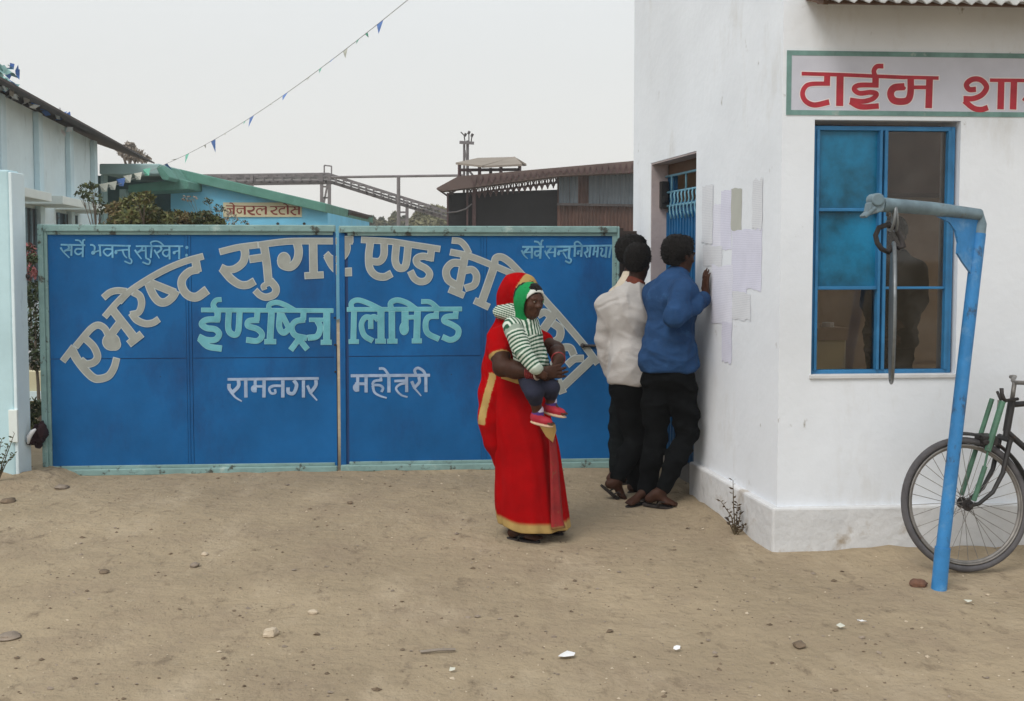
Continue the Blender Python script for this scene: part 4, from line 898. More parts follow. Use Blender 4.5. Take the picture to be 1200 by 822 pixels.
# ================================================================= vegetation
def leaves(b, pts, size, flat=0.0):
    for p in pts:
        u = V(RNG.normal(size=3)); u.z *= (1-flat); u.normalize(); v = u.cross(V(RNG.normal(size=3))).normalized()
        s = size*RNG.uniform(.6, 1.3); p = V(p)
        b.quad(p-u*s, p-v*s*.45, p+u*s, p+v*s*.45)
def clump_pts(c, r, n, hollow=.35):
    d = RNG.normal(size=(n, 3)); d /= np.linalg.norm(d, axis=1)[:, None]
    q = d*(RNG.uniform(hollow, 1, size=(n, 1))**.6)*np.array(r)
    return q + np.array(c)
def tree(name, base, label, cat, clumps, lsize, nper, mats, trunk_r, trunk_top, group=None, sparse_branches=0):
    t = thing(name, base, label, cat, group); base = V(base); b = MB(); tt = V(trunk_top)
    b.tube([base, base.lerp(tt, .5)+V((.03*trunk_r*10, 0, 0)), tt], [trunk_r, trunk_r*.75, trunk_r*.5], 8)
    for c, r in clumps:
        c = V(c); s_ = base.lerp(tt, .55+.4*random.random()); b.tube([s_, s_.lerp(c, .55)+V((0, 0, r[2]*.15)), c], [trunk_r*.42, trunk_r*.28, trunk_r*.1], 5)
        for _ in range(sparse_branches):
            e = c + V(RNG.normal(size=3)*np.array(r)*.6); b.tube([s_.lerp(c, .7), e], [trunk_r*.18, trunk_r*.05], 4)
    b.build('trunk', M['bark'], t, smooth='auto')
    b = MB()
    for c, r in clumps:
        b.mi = random.randrange(len(mats)); k0 = len(b.f)
        leaves(b, clump_pts(c, r, int(nper)), lsize)
        if len(mats) > 1:
            for i in range(k0, len(b.f)):
                if random.random() < .3: b.m[i] = random.randrange(len(mats))
    b.build('crown', [M[m] for m in mats], t); return t
def pxclumps(lst, y, dy=.4, rr=None):
    o = []
    for px, py, rx, ry in lst:
        yy = y + random.uniform(-dy, dy); s = yy/FPX; o.append((P(px, py, yy), (rx*s, max(rx, ry)*s*.9, ry*s)))
    return o
# shrubs between gate and store
yb1 = 12.5
def base_at(px, y): p = P(px, 300, y); return V((p.x, y, 0))
tree('shrub', base_at(165, yb1), 'tall mixed green and reddish shrub showing above the left gate leaf, nearest the mill building', 'shrub',
     pxclumps([(160, 240, 22, 14), (175, 252, 18, 12), (150, 258, 20, 12), (138, 246, 14, 10), (170, 232, 10, 7), (140, 268, 26, 14), (180, 270, 26, 14), (165, 290, 40, 20)], yb1), .035, 420, ['leaf', 'leaf_red', 'leaf_dark'], .045, P(162, 258, yb1), 'shrubs behind the gate', 2)
tree('shrub', base_at(225, 13.2), 'low brownish clipped shrub in front of the store name board', 'shrub',
     pxclumps([(205, 254, 16, 8), (222, 257, 16, 8), (240, 256, 16, 9), (190, 258, 16, 9), (252, 262, 12, 9), (215, 272, 30, 14), (245, 275, 22, 14)], 13.2), .032, 420, ['leaf_red', 'leaf', 'leaf_dark'], .04, P(222, 264, 13.2), 'shrubs behind the gate', 2)
tree('sapling', base_at(112, 13.8), 'thin sparse sapling with dark scattered leaves beside the mill sunshades', 'shrub',
     pxclumps([(100, 222, 10, 7), (110, 232, 12, 8), (96, 228, 8, 5), (118, 244, 10, 8), (108, 218, 8, 4)], 13.8), .035, 45, ['leaf_dark', 'leaf'], .02, P(112, 236, 13.8), None, 4)
tree('sapling', base_at(268, 14.0), 'thin wispy sapling with tiny dark leaves just left of the store name board', 'shrub',
     pxclumps([(262, 250, 9, 9), (272, 256, 8, 8), (256, 244, 6, 5), (222, 233, 10, 4), (244, 236, 6, 5), (280, 262, 12, 5)], 14.0), .022, 50, ['leaf_dark', 'leaf_dry'], .012, P(268, 262, 14.0), None, 5)
tree('flowering_shrub', base_at(42, 9.4), 'shrub with many white flowers seen in the gap between the pale wall and the gate', 'shrub',
     pxclumps([(40, 345, 10, 16), (42, 375, 12, 18), (38, 400, 12, 14), (44, 420, 12, 14)], 9.4, .15), .028, 230, ['leaf_dark', 'petal_white', 'leaf_dark'], .02, P(41, 400, 9.4), None, 2)
tree('flowering_shrub', base_at(34, 10.6), 'shrub with pink flowers seen in the gap beside the gate, above the white blossoms', 'shrub',
     pxclumps([(33, 294, 9, 10), (38, 304, 7, 7), (34, 320, 10, 10)], 10.6, .15), .028, 130, ['leaf_dark', 'petal_pink', 'leaf_dark'], .02, P(34, 322, 10.6), None, 2)
gw_ = thing('garden_wall', base_at(38, 12.5), 'low cream and pale cyan garden wall seen through the gap left of the gate', 'wall')
b = MB(); prism_px(b, [(-40, 475), (-40, 436), (60, 436), (60, 475)], 10.2, .15); b.build('wall', M['board_cream'], gw_); b = MB(); prism_px(b, [(-40, 470), (-40, 459), (60, 459), (60, 470)], 10.17, .025); b.build('band', M['pale_cyan'], gw_)
tree('shrub', base_at(40, 8.6), 'small dark green plant low in the gap beside the gate post', 'shrub', pxclumps([(40, 480, 9, 14), (38, 500, 10, 10)], 8.6, .1), .03, 130, ['leaf_dark', 'leaf'], .01, P(40, 490, 8.6), 'shrubs behind the gate')
# far trees
tree('dry_tree', base_at(155, 48), 'bare greyish tree top with thin dry foliage behind the green roofed store', 'tree',
     pxclumps([(150, 180, 11, 8), (160, 182, 10, 8), (142, 176, 5, 5), (168, 186, 8, 5), (152, 172, 7, 5)], 48, 1), .11, 190, ['leaf_dry'], .22, P(153, 192, 48), None, 5)
tree('round_tree', base_at(503, 85), 'broad rounded olive green tree under the low end of the conveyor', 'tree',
     pxclumps([(497, 253, 13, 9), (508, 250, 14, 9), (520, 254, 14, 10), (490, 262, 12, 9), (505, 264, 20, 10), (525, 266, 18, 12), (500, 278, 26, 14)], 85, 1.5), .26, 800, ['leaf_far'], .4, P(505, 262, 85), None, 1)
for i, (px, py, rx, ry, lab) in enumerate([(463, 258, 9, 9, 'dark pointed tree on the skyline just left of the pipe post'), (436, 260, 7, 6, 'low pointed tree on the skyline at the middle of the gap between store and shed'), (447, 261, 6, 5, 'small skyline tree between the two larger pointed trees'), (425, 263, 7, 4, 'lowest skyline tree, nearest the lean-to roof'), (474, 261, 8, 7, 'skyline tree just right of the pipe post')]):
    tree('skyline_tree', base_at(px, 110), lab, 'tree', pxclumps([(px, py-ry*.5, rx*.4, ry*.6), (px-rx*.3, py+ry*.2, rx*.6, ry*.7), (px+rx*.35, py+ry*.2, rx*.6, ry*.7), (px, py+ry*1.2, rx*1.2, ry)], 110, 1), .28, 260, ['leaf_far', 'leaf_dark'], .3, P(px, py+ry, 110), 'trees on the skyline')

# ================================================================= bunting
def flagline(b, pts, n=10): pass
bt = thing('bunting', P(195, 192, 22), 'string of small blue, green and cream flags rising from the green roof into the sky', 'bunting')
A, B_ = P(194, 192.5, 22.2), pBk + UZ*4.85
B_ = P(760, -195, 8.2) if False else B_
s1 = P(478, 0, 12.0)
def bl(t):
    # piecewise: store roof -> sky point -> gatehouse top corner
    return A.lerp(s1, t) + UZ*(-.18*4*t*(1-t)) if t <= 1 else s1.lerp(B_, t-1)
b = MB(); b.tube([bl(i/16) for i in range(17)], .0042, 5); b.tube([bl(1+i/4) for i in range(5)], .0042, 5)
low = [P(194, 192.5, 22.2), P(172, 203, 20.5), P(146, 214, 19), P(118, 222, 17.2)]; b.tube(low, .0042, 5)
b.build('line', M['string'], bt)
def line_at(px):
    best = min((abs((bl(t)-_O).x/(bl(t)-_O).dot(_F)*FPX+CX-px), t) for t in [i/400 for i in range(401)]); return best[1]
for px, kind, s in ((192, 'flag_blue', 1), (207, 'flag_cream', 1.1), (219.5, 'flag_green', 1.1), (240, 'flag_cream', .5), (250, 'flag_blue', 1.2), (264, 'flag_cream', .45), (287, 'flag_green', .45), (295, 'flag_blue', 1.1), (318, 'flag_cream', .5), (334, 'flag_blue', 1.2), (345, 'flag_cream', .4), (362, 'flag_cream', .5), (375.5, 'flag_green', .6), (389.5, 'flag_blue', .9), (405, 'flag_cream', .9), (419, 'flag_green', .5), (429, 'flag_green', .5), (445, 'flag_blue', 1.2), (457, 'flag_cream', .5)):
    t = line_at(px); c = bl(t); d = (bl(min(1, t+.01))-bl(max(0, t-.01))).normalized(); sz = .105*s*(c.y/16)
    sd_ = V((RNG.uniform(-.3, .3), RNG.uniform(-.9, .3), RNG.uniform(-1 if s > .7 else -.5, -.15))).normalized()
    bb = MB(); tip = c + sd_*sz*1.5 + d*RNG.uniform(-.5, .8)*sz; mid = c.lerp(tip, .5) + V((0, -.02, 0)); a0_, a1_ = c-d*sz, c+d*sz
    bb.add([a0_, c, a1_, mid, tip], [(0, 3, 1), (1, 3, 2), (0, 4, 3), (3, 4, 2)]); bb.build('flag', M[kind], bt)
for (px, py, y, kind) in ((172, 201, 20.5, 'flag_green'), (162, 206, 20, 'flag_cream'), (150, 209, 19.2, 'flag_cream'), (142, 213, 18.8, 'flag_blue'), (132, 217, 18, 'flag_cream'), (122, 219, 17.4, 'flag_cream')):
    c = P(px, py, y); bb = MB(); z = .085; bb.add([c+V((-z, 0, .04)), c+V((z*.9, 0, .07)), c+V((z*.7, -.05, -.09)), c+V((-z*.6, .04, -.08))], [(0, 3, 2), (0, 2, 1)]); bb.build('flag', M[kind], bt)

# ================================================================= gong stand
GS = GP(1099, 691); GS.z = 0
stand = thing('gong_stand', GS, 'leaning bright blue pipe stand with a grey arm, in front of the gatehouse window', 'stand')
top = P(1150, 252, 5.0)
armE = P(1032, 240, 4.72)
b = MB(); b.tube([GS + (top-GS).normalized()*.12, top.lerp(GS, .5), top.lerp(GS, .05)], .031, 16); b.build('post', M['pole_blue'], stand, smooth='auto')
b = MB(); b.tube([GS - UZ*.08, GS + (top-GS).normalized()*.205], .036, 16); b.build('base_sleeve', M['pole_blue'], stand, smooth='auto')
b = MB(); e1 = armE + (armE-top).normalized()*.02
b.tube([top.lerp(GS, .055), top.lerp(GS, .025), top + (armE-top).normalized()*.02, top.lerp(armE, .5)+UZ*.006, armE], [.030, .030, .029, .032, .034], 14); b.build('arm', M['pole_grey'], stand, smooth='auto')
# end fitting: angle-iron offcut welded across the pipe end
b = MB(); ad = (armE-top).normalized(); c = armE + ad*.02
b.obox(c + V((-.055, -.03, -.055)), V((.075, 0, .022)), V((0, .07, 0)), V((.012, 0, .062))); b.obox(c + V((-.06, -.035, -.065)), V((.05, 0, .045)), V((0, .075, 0)), V((-.012, 0, .012)))
b.tube([c + V((-.01, -.04, .02)), c + V((-.01, .045, .02))], .03, 12); b.build('arm_end_fitting', M['pole_grey'], stand, bevel=.006)
b = MB(); g0 = top + (armE-top).normalized()*.015 - UZ*.03; dd = (GS-top).normalized()
def lerpP(a, c, t): return a.lerp(c, t)
ga_, gb_ = top.lerp(armE, .31) - UZ*.028, top.lerp(GS, .245)
gsp = [top.lerp(GS, .05), gb_]; mid1 = top.lerp(armE, .16)-UZ*.07; 
out_ = [P(x, y, 5.0-.28*(1150-x)/118) for x, y in ((1146, 257), (1098, 254), (1112, 261), (1119, 271), (1122, 285), (1121, 297), (1127, 307), (1137, 321), (1141, 316))]
tn = ad.cross(UZ).normalized()*.006
n = len(out_); vs = [p+tn for p in out_]+[p-tn for p in out_]
b.add(vs, [tuple(range(n)), tuple(range(2*n-1, n-1, -1))]+[(i, n+i, n+(i+1) % n, (i+1) % n) for i in range(n)]); b.build('gusset', M['pole_blue'], stand)
# gong hanging on a hooked rod from a wire loop
gtop = P(1046, 284, 4.76); gbot = P(1045.5, 449, 4.76); R_g = (gtop-gbot).length/2; gc = gtop.lerp(gbot, .5)
gong = thing('gong', gbot, 'round flat metal gong plate seen edge-on, hanging from the arm of the blue stand', 'gong')
vdir = V((gc.x, gc.y, 0)).normalized()                     # direction in which it is looked at
nrm = (vdir.cross(UZ)); nrm = (nrm*math.cos(.028) - vdir*math.sin(.028)*(-1)).normalized(); tdir = nrm.cross(UZ).normalized()
b = MB(); n = 56; prof = [(0, .0), (.55, .001), (.9, .003), (.985, .005), (1, .003)]
vs = []; fs = []
for sgn in (1, -1):
    base_i = len(vs); vs.append(gc + nrm*sgn*(.004 if sgn > 0 else .004))
    for (r, o_) in prof[1:]:
        for k in range(n):
            a = 2*math.pi*k/n; vs.append(gc + (tdir*math.cos(a) + UZ*math.sin(a))*R_g*r + nrm*sgn*(.004 + o_))
    for k in range(n):
        q = (base_i, base_i+1+k, base_i+1+(k+1) % n); fs.append(q if sgn < 0 else q[::-1])
    for j in range(len(prof)-2):
        for k in range(n):
            i0 = base_i+1+j*n; q = (i0+k, i0+n+k, i0+n+(k+1) % n, i0+(k+1) % n); fs.append(q if sgn < 0 else q[::-1])
h = len(vs)//2; l0 = 1+(len(prof)-2)*n
for k in range(n): fs.append((l0+k, l0+(k+1) % n, h+l0+(k+1) % n, h+l0+k))
b.add(vs, fs); b.build('plate', M['gong'], gong, smooth='auto')
b = MB(); b.tube([gc + (tdir*math.cos(2*math.pi*k/48)+UZ*math.sin(2*math.pi*k/48))*(R_g-.001) for k in range(48)], .0068, 8, closed=True); b.build('rim', M['gong_rim'], gong, smooth=True)
b = MB(); cxp = [(1047, 288), (1040, 296), (1028, 288), (1025.5, 274), (1034, 264), (1047, 265.5), (1054, 276), (1059, 288), (1056, 291)]
b.tube([P(x, y, 4.76) for x, y in [(1047, 289), (1041, 296), (1033, 292), (1028, 285), (1026, 276), (1030, 267), (1040, 263.5), (1049, 267), (1055, 278), (1059, 289), (1052, 291)]], .0125, 8); b.build('hook', M['iron'], gong, smooth=True)
b = MB(); ctr = P(1046.5, 249, 4.755); lp_ = []
for k in range(40):
    a = 2*math.pi*k/20; lp_.append(ctr + ad*(.018*math.cos(a*.5+.4)+.0) + V((0, .038*math.cos(a), .0)) + UZ*(.068*math.sin(a)-.018))
b.tube(lp_, .007, 6); b.build('wire_loop', M['gong_rim'], gong, smooth=True)

# ================================================================= bicycle against the wall
wc = P(1131, 590, 5.20); R_w = wc.z + .0; bd = dR.copy(); bn = V((-bd.y, bd.x, 0))      # bn points towards the wall
bike = thing('bicycle', V((wc.x, wc.y, 0)), 'old black roadster bicycle with green front stays, leaning on the white gatehouse wall', 'bicycle')
R_w = wc.z - .004
lean = .16
def BK(u, z, k=0.0):                     # u along the bike, z up, k sideways; leaning to the wall at the top
    return V((wc.x, wc.y, 0)) + bd*u + bn*(k + (z-.33)*lean) + UZ*z
def wheel(u0, nm):
    c0 = R_w
    def ring(r, k=0, n=64): return [BK(u0+r*math.cos(2*math.pi*i/n), c0+r*math.sin(2*math.pi*i/n), k) for i in range(n)]
    b = MB(); b.tube(ring(R_w-.017), .0175, 10, closed=True); wh = b.build(nm, M['tyre'], bike, smooth=True)
    b = MB()
    for k in (-.011, .011): b.tube(ring(R_w-.040, k), .0055, 6, closed=True)
    b.tube(ring(R_w-.047), .010, 8, closed=True); b.build('rim', M['chrome'], wh, smooth=True)
    b = MB()
    for i in range(32):
        a = 2*math.pi*i/32; sd_ = 1 if i % 2 else -1; tw = .55*(1 if (i//2) % 2 else -1)
        b.tube([BK(u0+.018*math.cos(a+tw*2.4), c0+.018*math.sin(a+tw*2.4), .028*sd_), BK(u0+(R_w-.045)*math.cos(a), c0+(R_w-.045)*math.sin(a), 0)], .0016, 4, cap=False)
    b.build('spokes', M['chrome'], wh)
    b = MB(); b.tube([BK(u0, c0, -.045), BK(u0, c0, .045)], .014, 10); b.tube([BK(u0, c0, -.032), BK(u0, c0, -.026)], .030, 12); b.tube([BK(u0, c0, .026), BK(u0, c0, .032)], .030, 12); b.tube([BK(u0, c0, -.065), BK(u0, c0, .065)], .007, 8); b.build('hub', M['iron'], wh, smooth='auto')
wheel(0, 'front_wheel'); wheel(1.16, 'rear_wheel')
hz = R_w
b = MB()
# frame: head tube, top tube, down tube, seat tube, stays
ht, hb = BK(.285, .86), BK(.245, .70); bbk = BK(.70, .29); st = BK(.545+.02, .84)
st = BK(.62, .86)
b.tube([ht, hb], .019, 10); b.tube([ht.lerp(hb, .15), st], .015, 10); b.tube([hb, bbk], .016, 10); b.tube([st + (st-bbk).normalized()*.06, bbk], .015, 10)
for k in (-.05, .05):
    b.tube([bbk + bn*k*.6, BK(1.16, hz, k)], .009, 8); b.tube([st + bn*k*.4, BK(1.16, hz, k)], .008, 8)
b.tube([bbk - bn*.05, bbk + bn*.05], .022, 10)
fr = b.build('frame', M['bike_black'], bike, smooth='auto')
b = MB()
for k in (-.048, .048):
    b.tube([BK(.235, .665, k), BK(.215, .60, k), BK(.185, .50, k), BK(.125, .405, k), BK(.05, .350, k), BK(0, hz, k)], [.014, .0135, .0125, .011, .010, .009], 8)
b.tube([BK(.235, .665, -.055), BK(.235, .665, .055)], .016, 8); b.tube([BK(.236, .66), hb], .016, 8); fork = b.build('fork', M['bike_black'], bike, smooth='auto')
b = MB()
for k in (-.062, ): 
    b.tube([BK(.015, hz+.03, k), BK(.085, hz+.20, k)], .013, 8); b.tube([BK(.105, hz+.275, k+.004), BK(.205, .86, k+.012)], .017, 8)
b.tube([BK(.015, hz+.03, .062), BK(.205, .86, .05)], .013, 8); b.tube([BK(.08, hz+.19, -.062), BK(.11, hz+.285, -.058)], .006, 6); b.build('stay', M['bike_green'], fork, smooth='auto')
def guard(nm, u0, a0_, a1_, parent, rr=.026, wd=.028):
    b = MB(); n = 26; vs = []; m_ = 6
    for i in range(n+1):
        a = math.radians(a0_+(a1_-a0_)*i/n)
        for j in range(m_+1):
            e_ = (j/m_-.5)*2; r = R_w+rr-.012*e_*e_; vs.append(BK(u0+r*math.cos(a), hz+r*math.sin(a), wd*e_))
    b.add(vs, [(i*(m_+1)+j, (i+1)*(m_+1)+j, (i+1)*(m_+1)+j+1, i*(m_+1)+j+1) for i in range(n) for j in range(m_)])
    o = b.build(nm, M['bike_black'], parent, smooth=True); s_ = o.modifiers.new('t', 'SOLIDIFY'); s_.thickness = .003; return o
guard('mudguard', 0, 93, -12, bike); guard('mudguard', 1.16, 195, 20, bike)
b = MB(); b.obox(BK(.09, hz+.30, -.055), bd*.075, bn*.10, UZ*.05); b.tube([BK(.10, hz+.32, -.07), BK(.10, hz+.32, -.055)], .016, 10); b.build('dynamo_bracket', M['iron'], fork, bevel=.008)
b = MB(); b.tube([ht, BK(.305, .95)], .012, 8); b.tube([BK(.22, .95, -.29), BK(.34, .955, -.28), BK(.40, .96, -.20), BK(.33, .955, -.06), BK(.305, .95, 0), BK(.33, .955, .06), BK(.40, .96, .16), BK(.40, .955, .20)], .011, 8)
hb_ = b.build('handlebar', M['chrome'], bike, smooth=True)
b = MB(); b.tube([BK(.20, .90, -.06), BK(.22, .865, -.05), BK(.30, .87, -.03)], .009, 6); b.tube([BK(.198, .93, -.062), BK(.20, .88, -.058), BK(.225, .862, -.05)], .010, 6); b.tube([BK(.225, .90, .03), BK(.225, .86, 0)], .008, 6); b.build('lamp_bracket', M['iron'], hb_, smooth=True)
b = MB(); b.tube([BK(.20, .865, -.02), BK(.16, .66, -.03)], .004, 5); b.build('brake_rod', M['chrome'], hb_)
b = MB(); b.ball(BK(.60, .96), (.06, .06, .03), 12, 8); b.ball(BK(.68, .965), (.11, .10, .035), 12, 8); b.tube([BK(.48, .965), BK(.60, .965)], [.018, .04], 10); b.tube([BK(.62, .86), BK(.635, .95)], .012, 8); b.build('saddle', M['leather'], bike, smooth=True)
b = MB(); b.tube([bbk - bn*.07, bbk - bn*.07 + bd*.10 - UZ*.14], .009, 8); b.tube([bbk + bn*.07, bbk + bn*.07 - bd*.10 + UZ*.14], .009, 8)
for s_, q in ((-1, bd*.10 - UZ*.14), (1, -bd*.10 + UZ*.14)): b.obox(bbk + bn*.07*s_ + q - bd*.04 - UZ*.012, bd*.08, bn*.09*s_, UZ*.024)
b.tube([bbk - bn*.055 + (bd*math.cos(2*math.pi*i/30) + UZ*math.sin(2*math.pi*i/30))*.09 for i in range(30)], .005, 6, closed=True); b.build('crank', M['chrome'], bike, smooth='auto')
b = MB()
for i in range(4):
    b.bar(BK(.80, .86 - 0*i, -.06+.04*i), BK(1.24, .865, -.06+.04*i), .008, .008)
for k in (-.06, .06): b.tube([BK(1.16, hz, k), BK(1.12, .86, k)], .006, 6)
b.build('carrier', M['iron'], bike)

# ================================================================= stones, litter, weeds
def rock(name, px, py, size, m, label, cat='stone', squash=.6, group=None, yaw=None):
    p = GP(px, py); b = MB(); b.ball((0, 0, 0), 1, 12, 8); ph = random.uniform(0, 50)
    sx, sy, sz_ = size, size*random.uniform(.7, .9), size*squash; vs = []
    for v in b.v:
        v = V(v); k = 1 + .35*mnoise.noise(v*1.3+V((ph, 0, 0))) + .12*mnoise.noise(v*3.7+V((0, ph, 0))); v = v*k; vs.append((v.x*sx, v.y*sy, v.z*sz_))
    a = random.uniform(0, 6.28) if yaw is None else yaw; Rm = Matrix.Rotation(a, 3, 'Z'); g = gz(p.x, p.y)
    b.v = [tuple(Rm @ V(v) + V((p.x, p.y, g + sz_*.55))) for v in vs]
    o = b.build(name, M[m], smooth='auto'); rebase(o, (p.x, p.y, g)); return tag(o, label, cat, group)
rock('stone', 317, 745, .034, 'stone_pale', 'rounded cream pebble alone on the bare ground at the lower left of the middle', squash=.7)
rock('stone', 1076, 687, .045, 'stone_red', 'reddish brown stone just left of the base of the blue pole', squash=.5)
rock('stone', 39, 568, .045, 'stone_pale', 'larger pale stone at the foot of the gap beside the gate')
rock('stone', 46, 564, .035, 'stone', 'grey stone next to the pale stone at the foot of the gap')
rock('stone', 72, 572, .055, 'stone', 'flat grey stone on the ground under the left end of the gate', squash=.3)
rock('stone', 10, 588, .05, 'stone_dark', 'dark clod at the foot of the pale wall', squash=.35)
rock('stone', 10, 748, .05, 'stone', 'flattened clod at the left edge of the ground', squash=.3)
rock('stone', 936, 761, .03, 'stone_dark', 'dark brown clod on the ground below the corner of the gatehouse', squash=.5)
rock('stone', 826, 609, .05, 'stone_dark', 'flat dark clod on the ground beside the gatehouse plinth', squash=.25)
rock('stone', 1126, 669, .025, 'stone', 'small stone beneath the bicycle front tyre')
rock('stone', 228, 664, .03, 'stone', 'brown clod in the scatter of clods left of the middle', squash=.5)
rock('stone', 240, 650, .02, 'stone_pale', 'small pale stone in the scatter of clods left of the middle', squash=.6)
rock('stone', 367, 720, .022, 'stone_pale', 'small whitish stone up and right of the cream pebble', squash=.5)
rock('stone', 122, 672, .03, 'stone_dark', 'dark flat clod on the left part of the ground', squash=.35)
rock('stone', 410, 590, .02, 'stone_dark', 'small dark stone on the ground below the seam of the gate')
def litter(name, px, py, s, label, m='litter', ang=0, asp=.45):
    p = GP(px, py); g = gz(p.x, p.y)+.008; b = MB(); ca, sa = math.cos(ang), math.sin(ang)
    pts = [(-1, -.2), (-.3, -1), (.8, -.7), (1, .3), (.1, .9), (-.7, .7)]
    vs = [(p.x + (x*ca - y*asp*sa)*s, p.y + (x*sa + y*asp*ca)*s*1.5, g + .018*random.random()) for x, y in pts]
    b.add(vs + [(p.x, p.y, g+.012)], [(i, (i+1) % 6, 6) for i in range(6)]); o = b.build(name, M[m]); rebase(o, (p.x, p.y, g-.008)); tag(o, label, 'litter')
litter('paper_scrap', 664, 775, .035, 'crumpled white paper scrap on the ground below the woman')
litter('paper_scrap', 793, 766, .015, 'tiny white scrap on the ground right of the crumpled paper scrap')
litter('paper_scrap', 1010, 735, .024, 'thin flat white strip on the ground at the lower right', asp=.2)
litter('paper_scrap', 985, 741, .02, 'small off-white scrap just left of the flat white strip', 'flag_cream')
litter('paper_scrap', 1134, 709, .02, 'small pale scrap on the ground right of the blue pole', 'flag_cream')
litter('paper_scrap', 530, 790, .012, 'small pale scrap at the bottom middle of the ground', 'flag_cream')
p = GP(513, 768); b = MB(); b.tube([(p.x-.07, p.y, gz(p.x, p.y)+.008), (p.x, p.y+.005, gz(p.x, p.y)+.014), (p.x+.07, p.y+.02, gz(p.x, p.y)+.01)], .006, 6); o = b.build('twig', M['leaf_dry']); rebase(o, (p.x, p.y, 0)); tag(o, 'short pale twig lying on the ground at the bottom middle', 'twig')
# gravel and crumbs of earth: too many to count
b = MB()
for i in range(5200):
    y = 2.6 + 5.2*RNG.random()**1.25; x = RNG.uniform(-.56, .56)*y
    u_ = (V((x, y, 0))-CO)
    if u_.dot(dL) > -.02 and u_.dot(dR) > -.06 and (u_.dot(nRo) < .04): 
        continue
    s = RNG.choice([.0022, .0034, .005, .008, .012], p=[.44, .34, .16, .05, .01])*RNG.uniform(.7, 1.3)
    c = V((x, y, gz(x, y)+s*.25)); b.mi = RNG.choice([0, 1, 2], p=[.45, .40, .15])
    v = [c + V((RNG.normal()*s*.25, RNG.normal()*s*.25, s*.75)), c - V((0, 0, s*.6))]
    k = 5; a0_ = RNG.uniform(0, 6); v += [c + V((math.cos(a0_+i2*1.2566)*s*RNG.uniform(.8, 1.7), math.sin(a0_+i2*1.2566)*s*RNG.uniform(.7, 1.2), RNG.normal()*s*.2)) for i2 in range(k)]
    b.add(v, [(0, 2+j, 2+(j+1) % k) for j in range(k)] + [(1, 2+(j+1) % k, 2+j) for j in range(k)])
o = b.build('gravel', [M['stone_dark'], M['stone'], M['stone_pale']]); tag(o, kind='stuff')
# loose earth banked against plinth and gate foot
def bank(name, pts, wdt, hgt, seed):
    b = MB(); n = len(pts); m_ = 9; vs = []
    for i, p in enumerate(pts):
        d = (V(pts[min(i+1, n-1)])-V(pts[max(i-1, 0)])).normalized(); s_ = V((-d.y, d.x, 0))
        for j in range(m_):
            e_ = j/(m_-1)*2-1; q = V(p) + s_*wdt*e_*(1+.4*mnoise.noise(V((i*.4, seed, 0)))); f_ = (1-e_*e_)*math.sin(math.pi*min(1, max(0, i/(n-1))))**.5
            q.z = gz(q.x, q.y) - .006 + hgt*f_*(1+.9*mnoise.noise(V((q.x*7, q.y*7, seed)))); vs.append(q)
    b.add(vs, [(i*m_+j, i*m_+j+1, (i+1)*m_+j+1, (i+1)*m_+j) for i in range(n-1) for j in range(m_-1)]); o = b.build(name, M['ground'], smooth=True); tag(o, kind='structure')
bank('ground_bank', [Q + nRo*.06 + dR*(i*.1-.15) for i in range(46)], .22, .035, 3)
bank('ground_bank', [Q + nLo*.06 + dL*(i*.1-.1) for i in range(22)], .18, .03, 5)
bank('ground_bank', [gw(-.25+i*.12, 0, -.05) for i in range(40)], .22, .018, 8)
bank('ground_bank', [V((-4.6+i*.12, 7.25-.02*i*.3, 0)) for i in range(13)], .35, .10, 12)
# earth heaped in the gap by the gate
hp_ = MB(); nn_ = 14; vs = []
for j in range(nn_+1):
    for i in range(nn_+1):
        x = -3.62+.50*i/nn_; y = 6.98+.75*j/nn_; e_ = max(0, 1-(((x+3.38)/.26)**2+((y-7.48)/.55)**2)); vs.append((x, y, gz(x, y)-.012+.085*e_**1.2*(1+.35*mnoise.noise(V((x*17, y*17, 2))))))
hp_.add(vs, [(j*(nn_+1)+i, j*(nn_+1)+i+1, (j+1)*(nn_+1)+i+1, (j+1)*(nn_+1)+i) for j in range(nn_) for i in range(nn_)]); tag(hp_.build('ground_heap', M['ground'], smooth=True), kind='structure')
cb = thing('cloth_bundle', P(42, 524, 7.3), 'dark maroon cloth bundle with a pale flap in the gap beside the left gate leaf', 'bundle')
def blob(b, c, r, seed, amp=.25, n=18, m=12):
    o_ = len(b.v); b.ball((0, 0, 0), 1, n, m)
    for i in range(o_, len(b.v)):
        v = V(b.v[i]); v *= 1 + amp*mnoise.noise(v*1.6+V((seed, 0, 0))) + amp*.4*mnoise.noise(v*4+V((seed, 3, 0))); b.v[i] = (c[0]+v.x*r[0], c[1]+v.y*r[1], c[2]+v.z*r[2])
M['maroon'] = mat('dark_maroon_cloth', (0.028, 0.012, 0.016), 0.95, 0.3, 8)
c0 = P(44, 511, 7.34); b = MB(); blob(b, c0, (.052, .07, .07), 4, .6); blob(b, P(50, 505, 7.33), (.028, .05, .07), 9, .5); blob(b, P(37, 517, 7.30), (.03, .04, .03), 6, .5); b.build('cloth', M['maroon'], cb, smooth=True)
b = MB(); b.tube([P(33, 520, 7.25), P(34, 512, 7.24), P(38, 506, 7.24), P(42, 503, 7.25)], [.008, .018, .016, .006], 8); b.build('flap', M['litter'], cb, smooth=True)
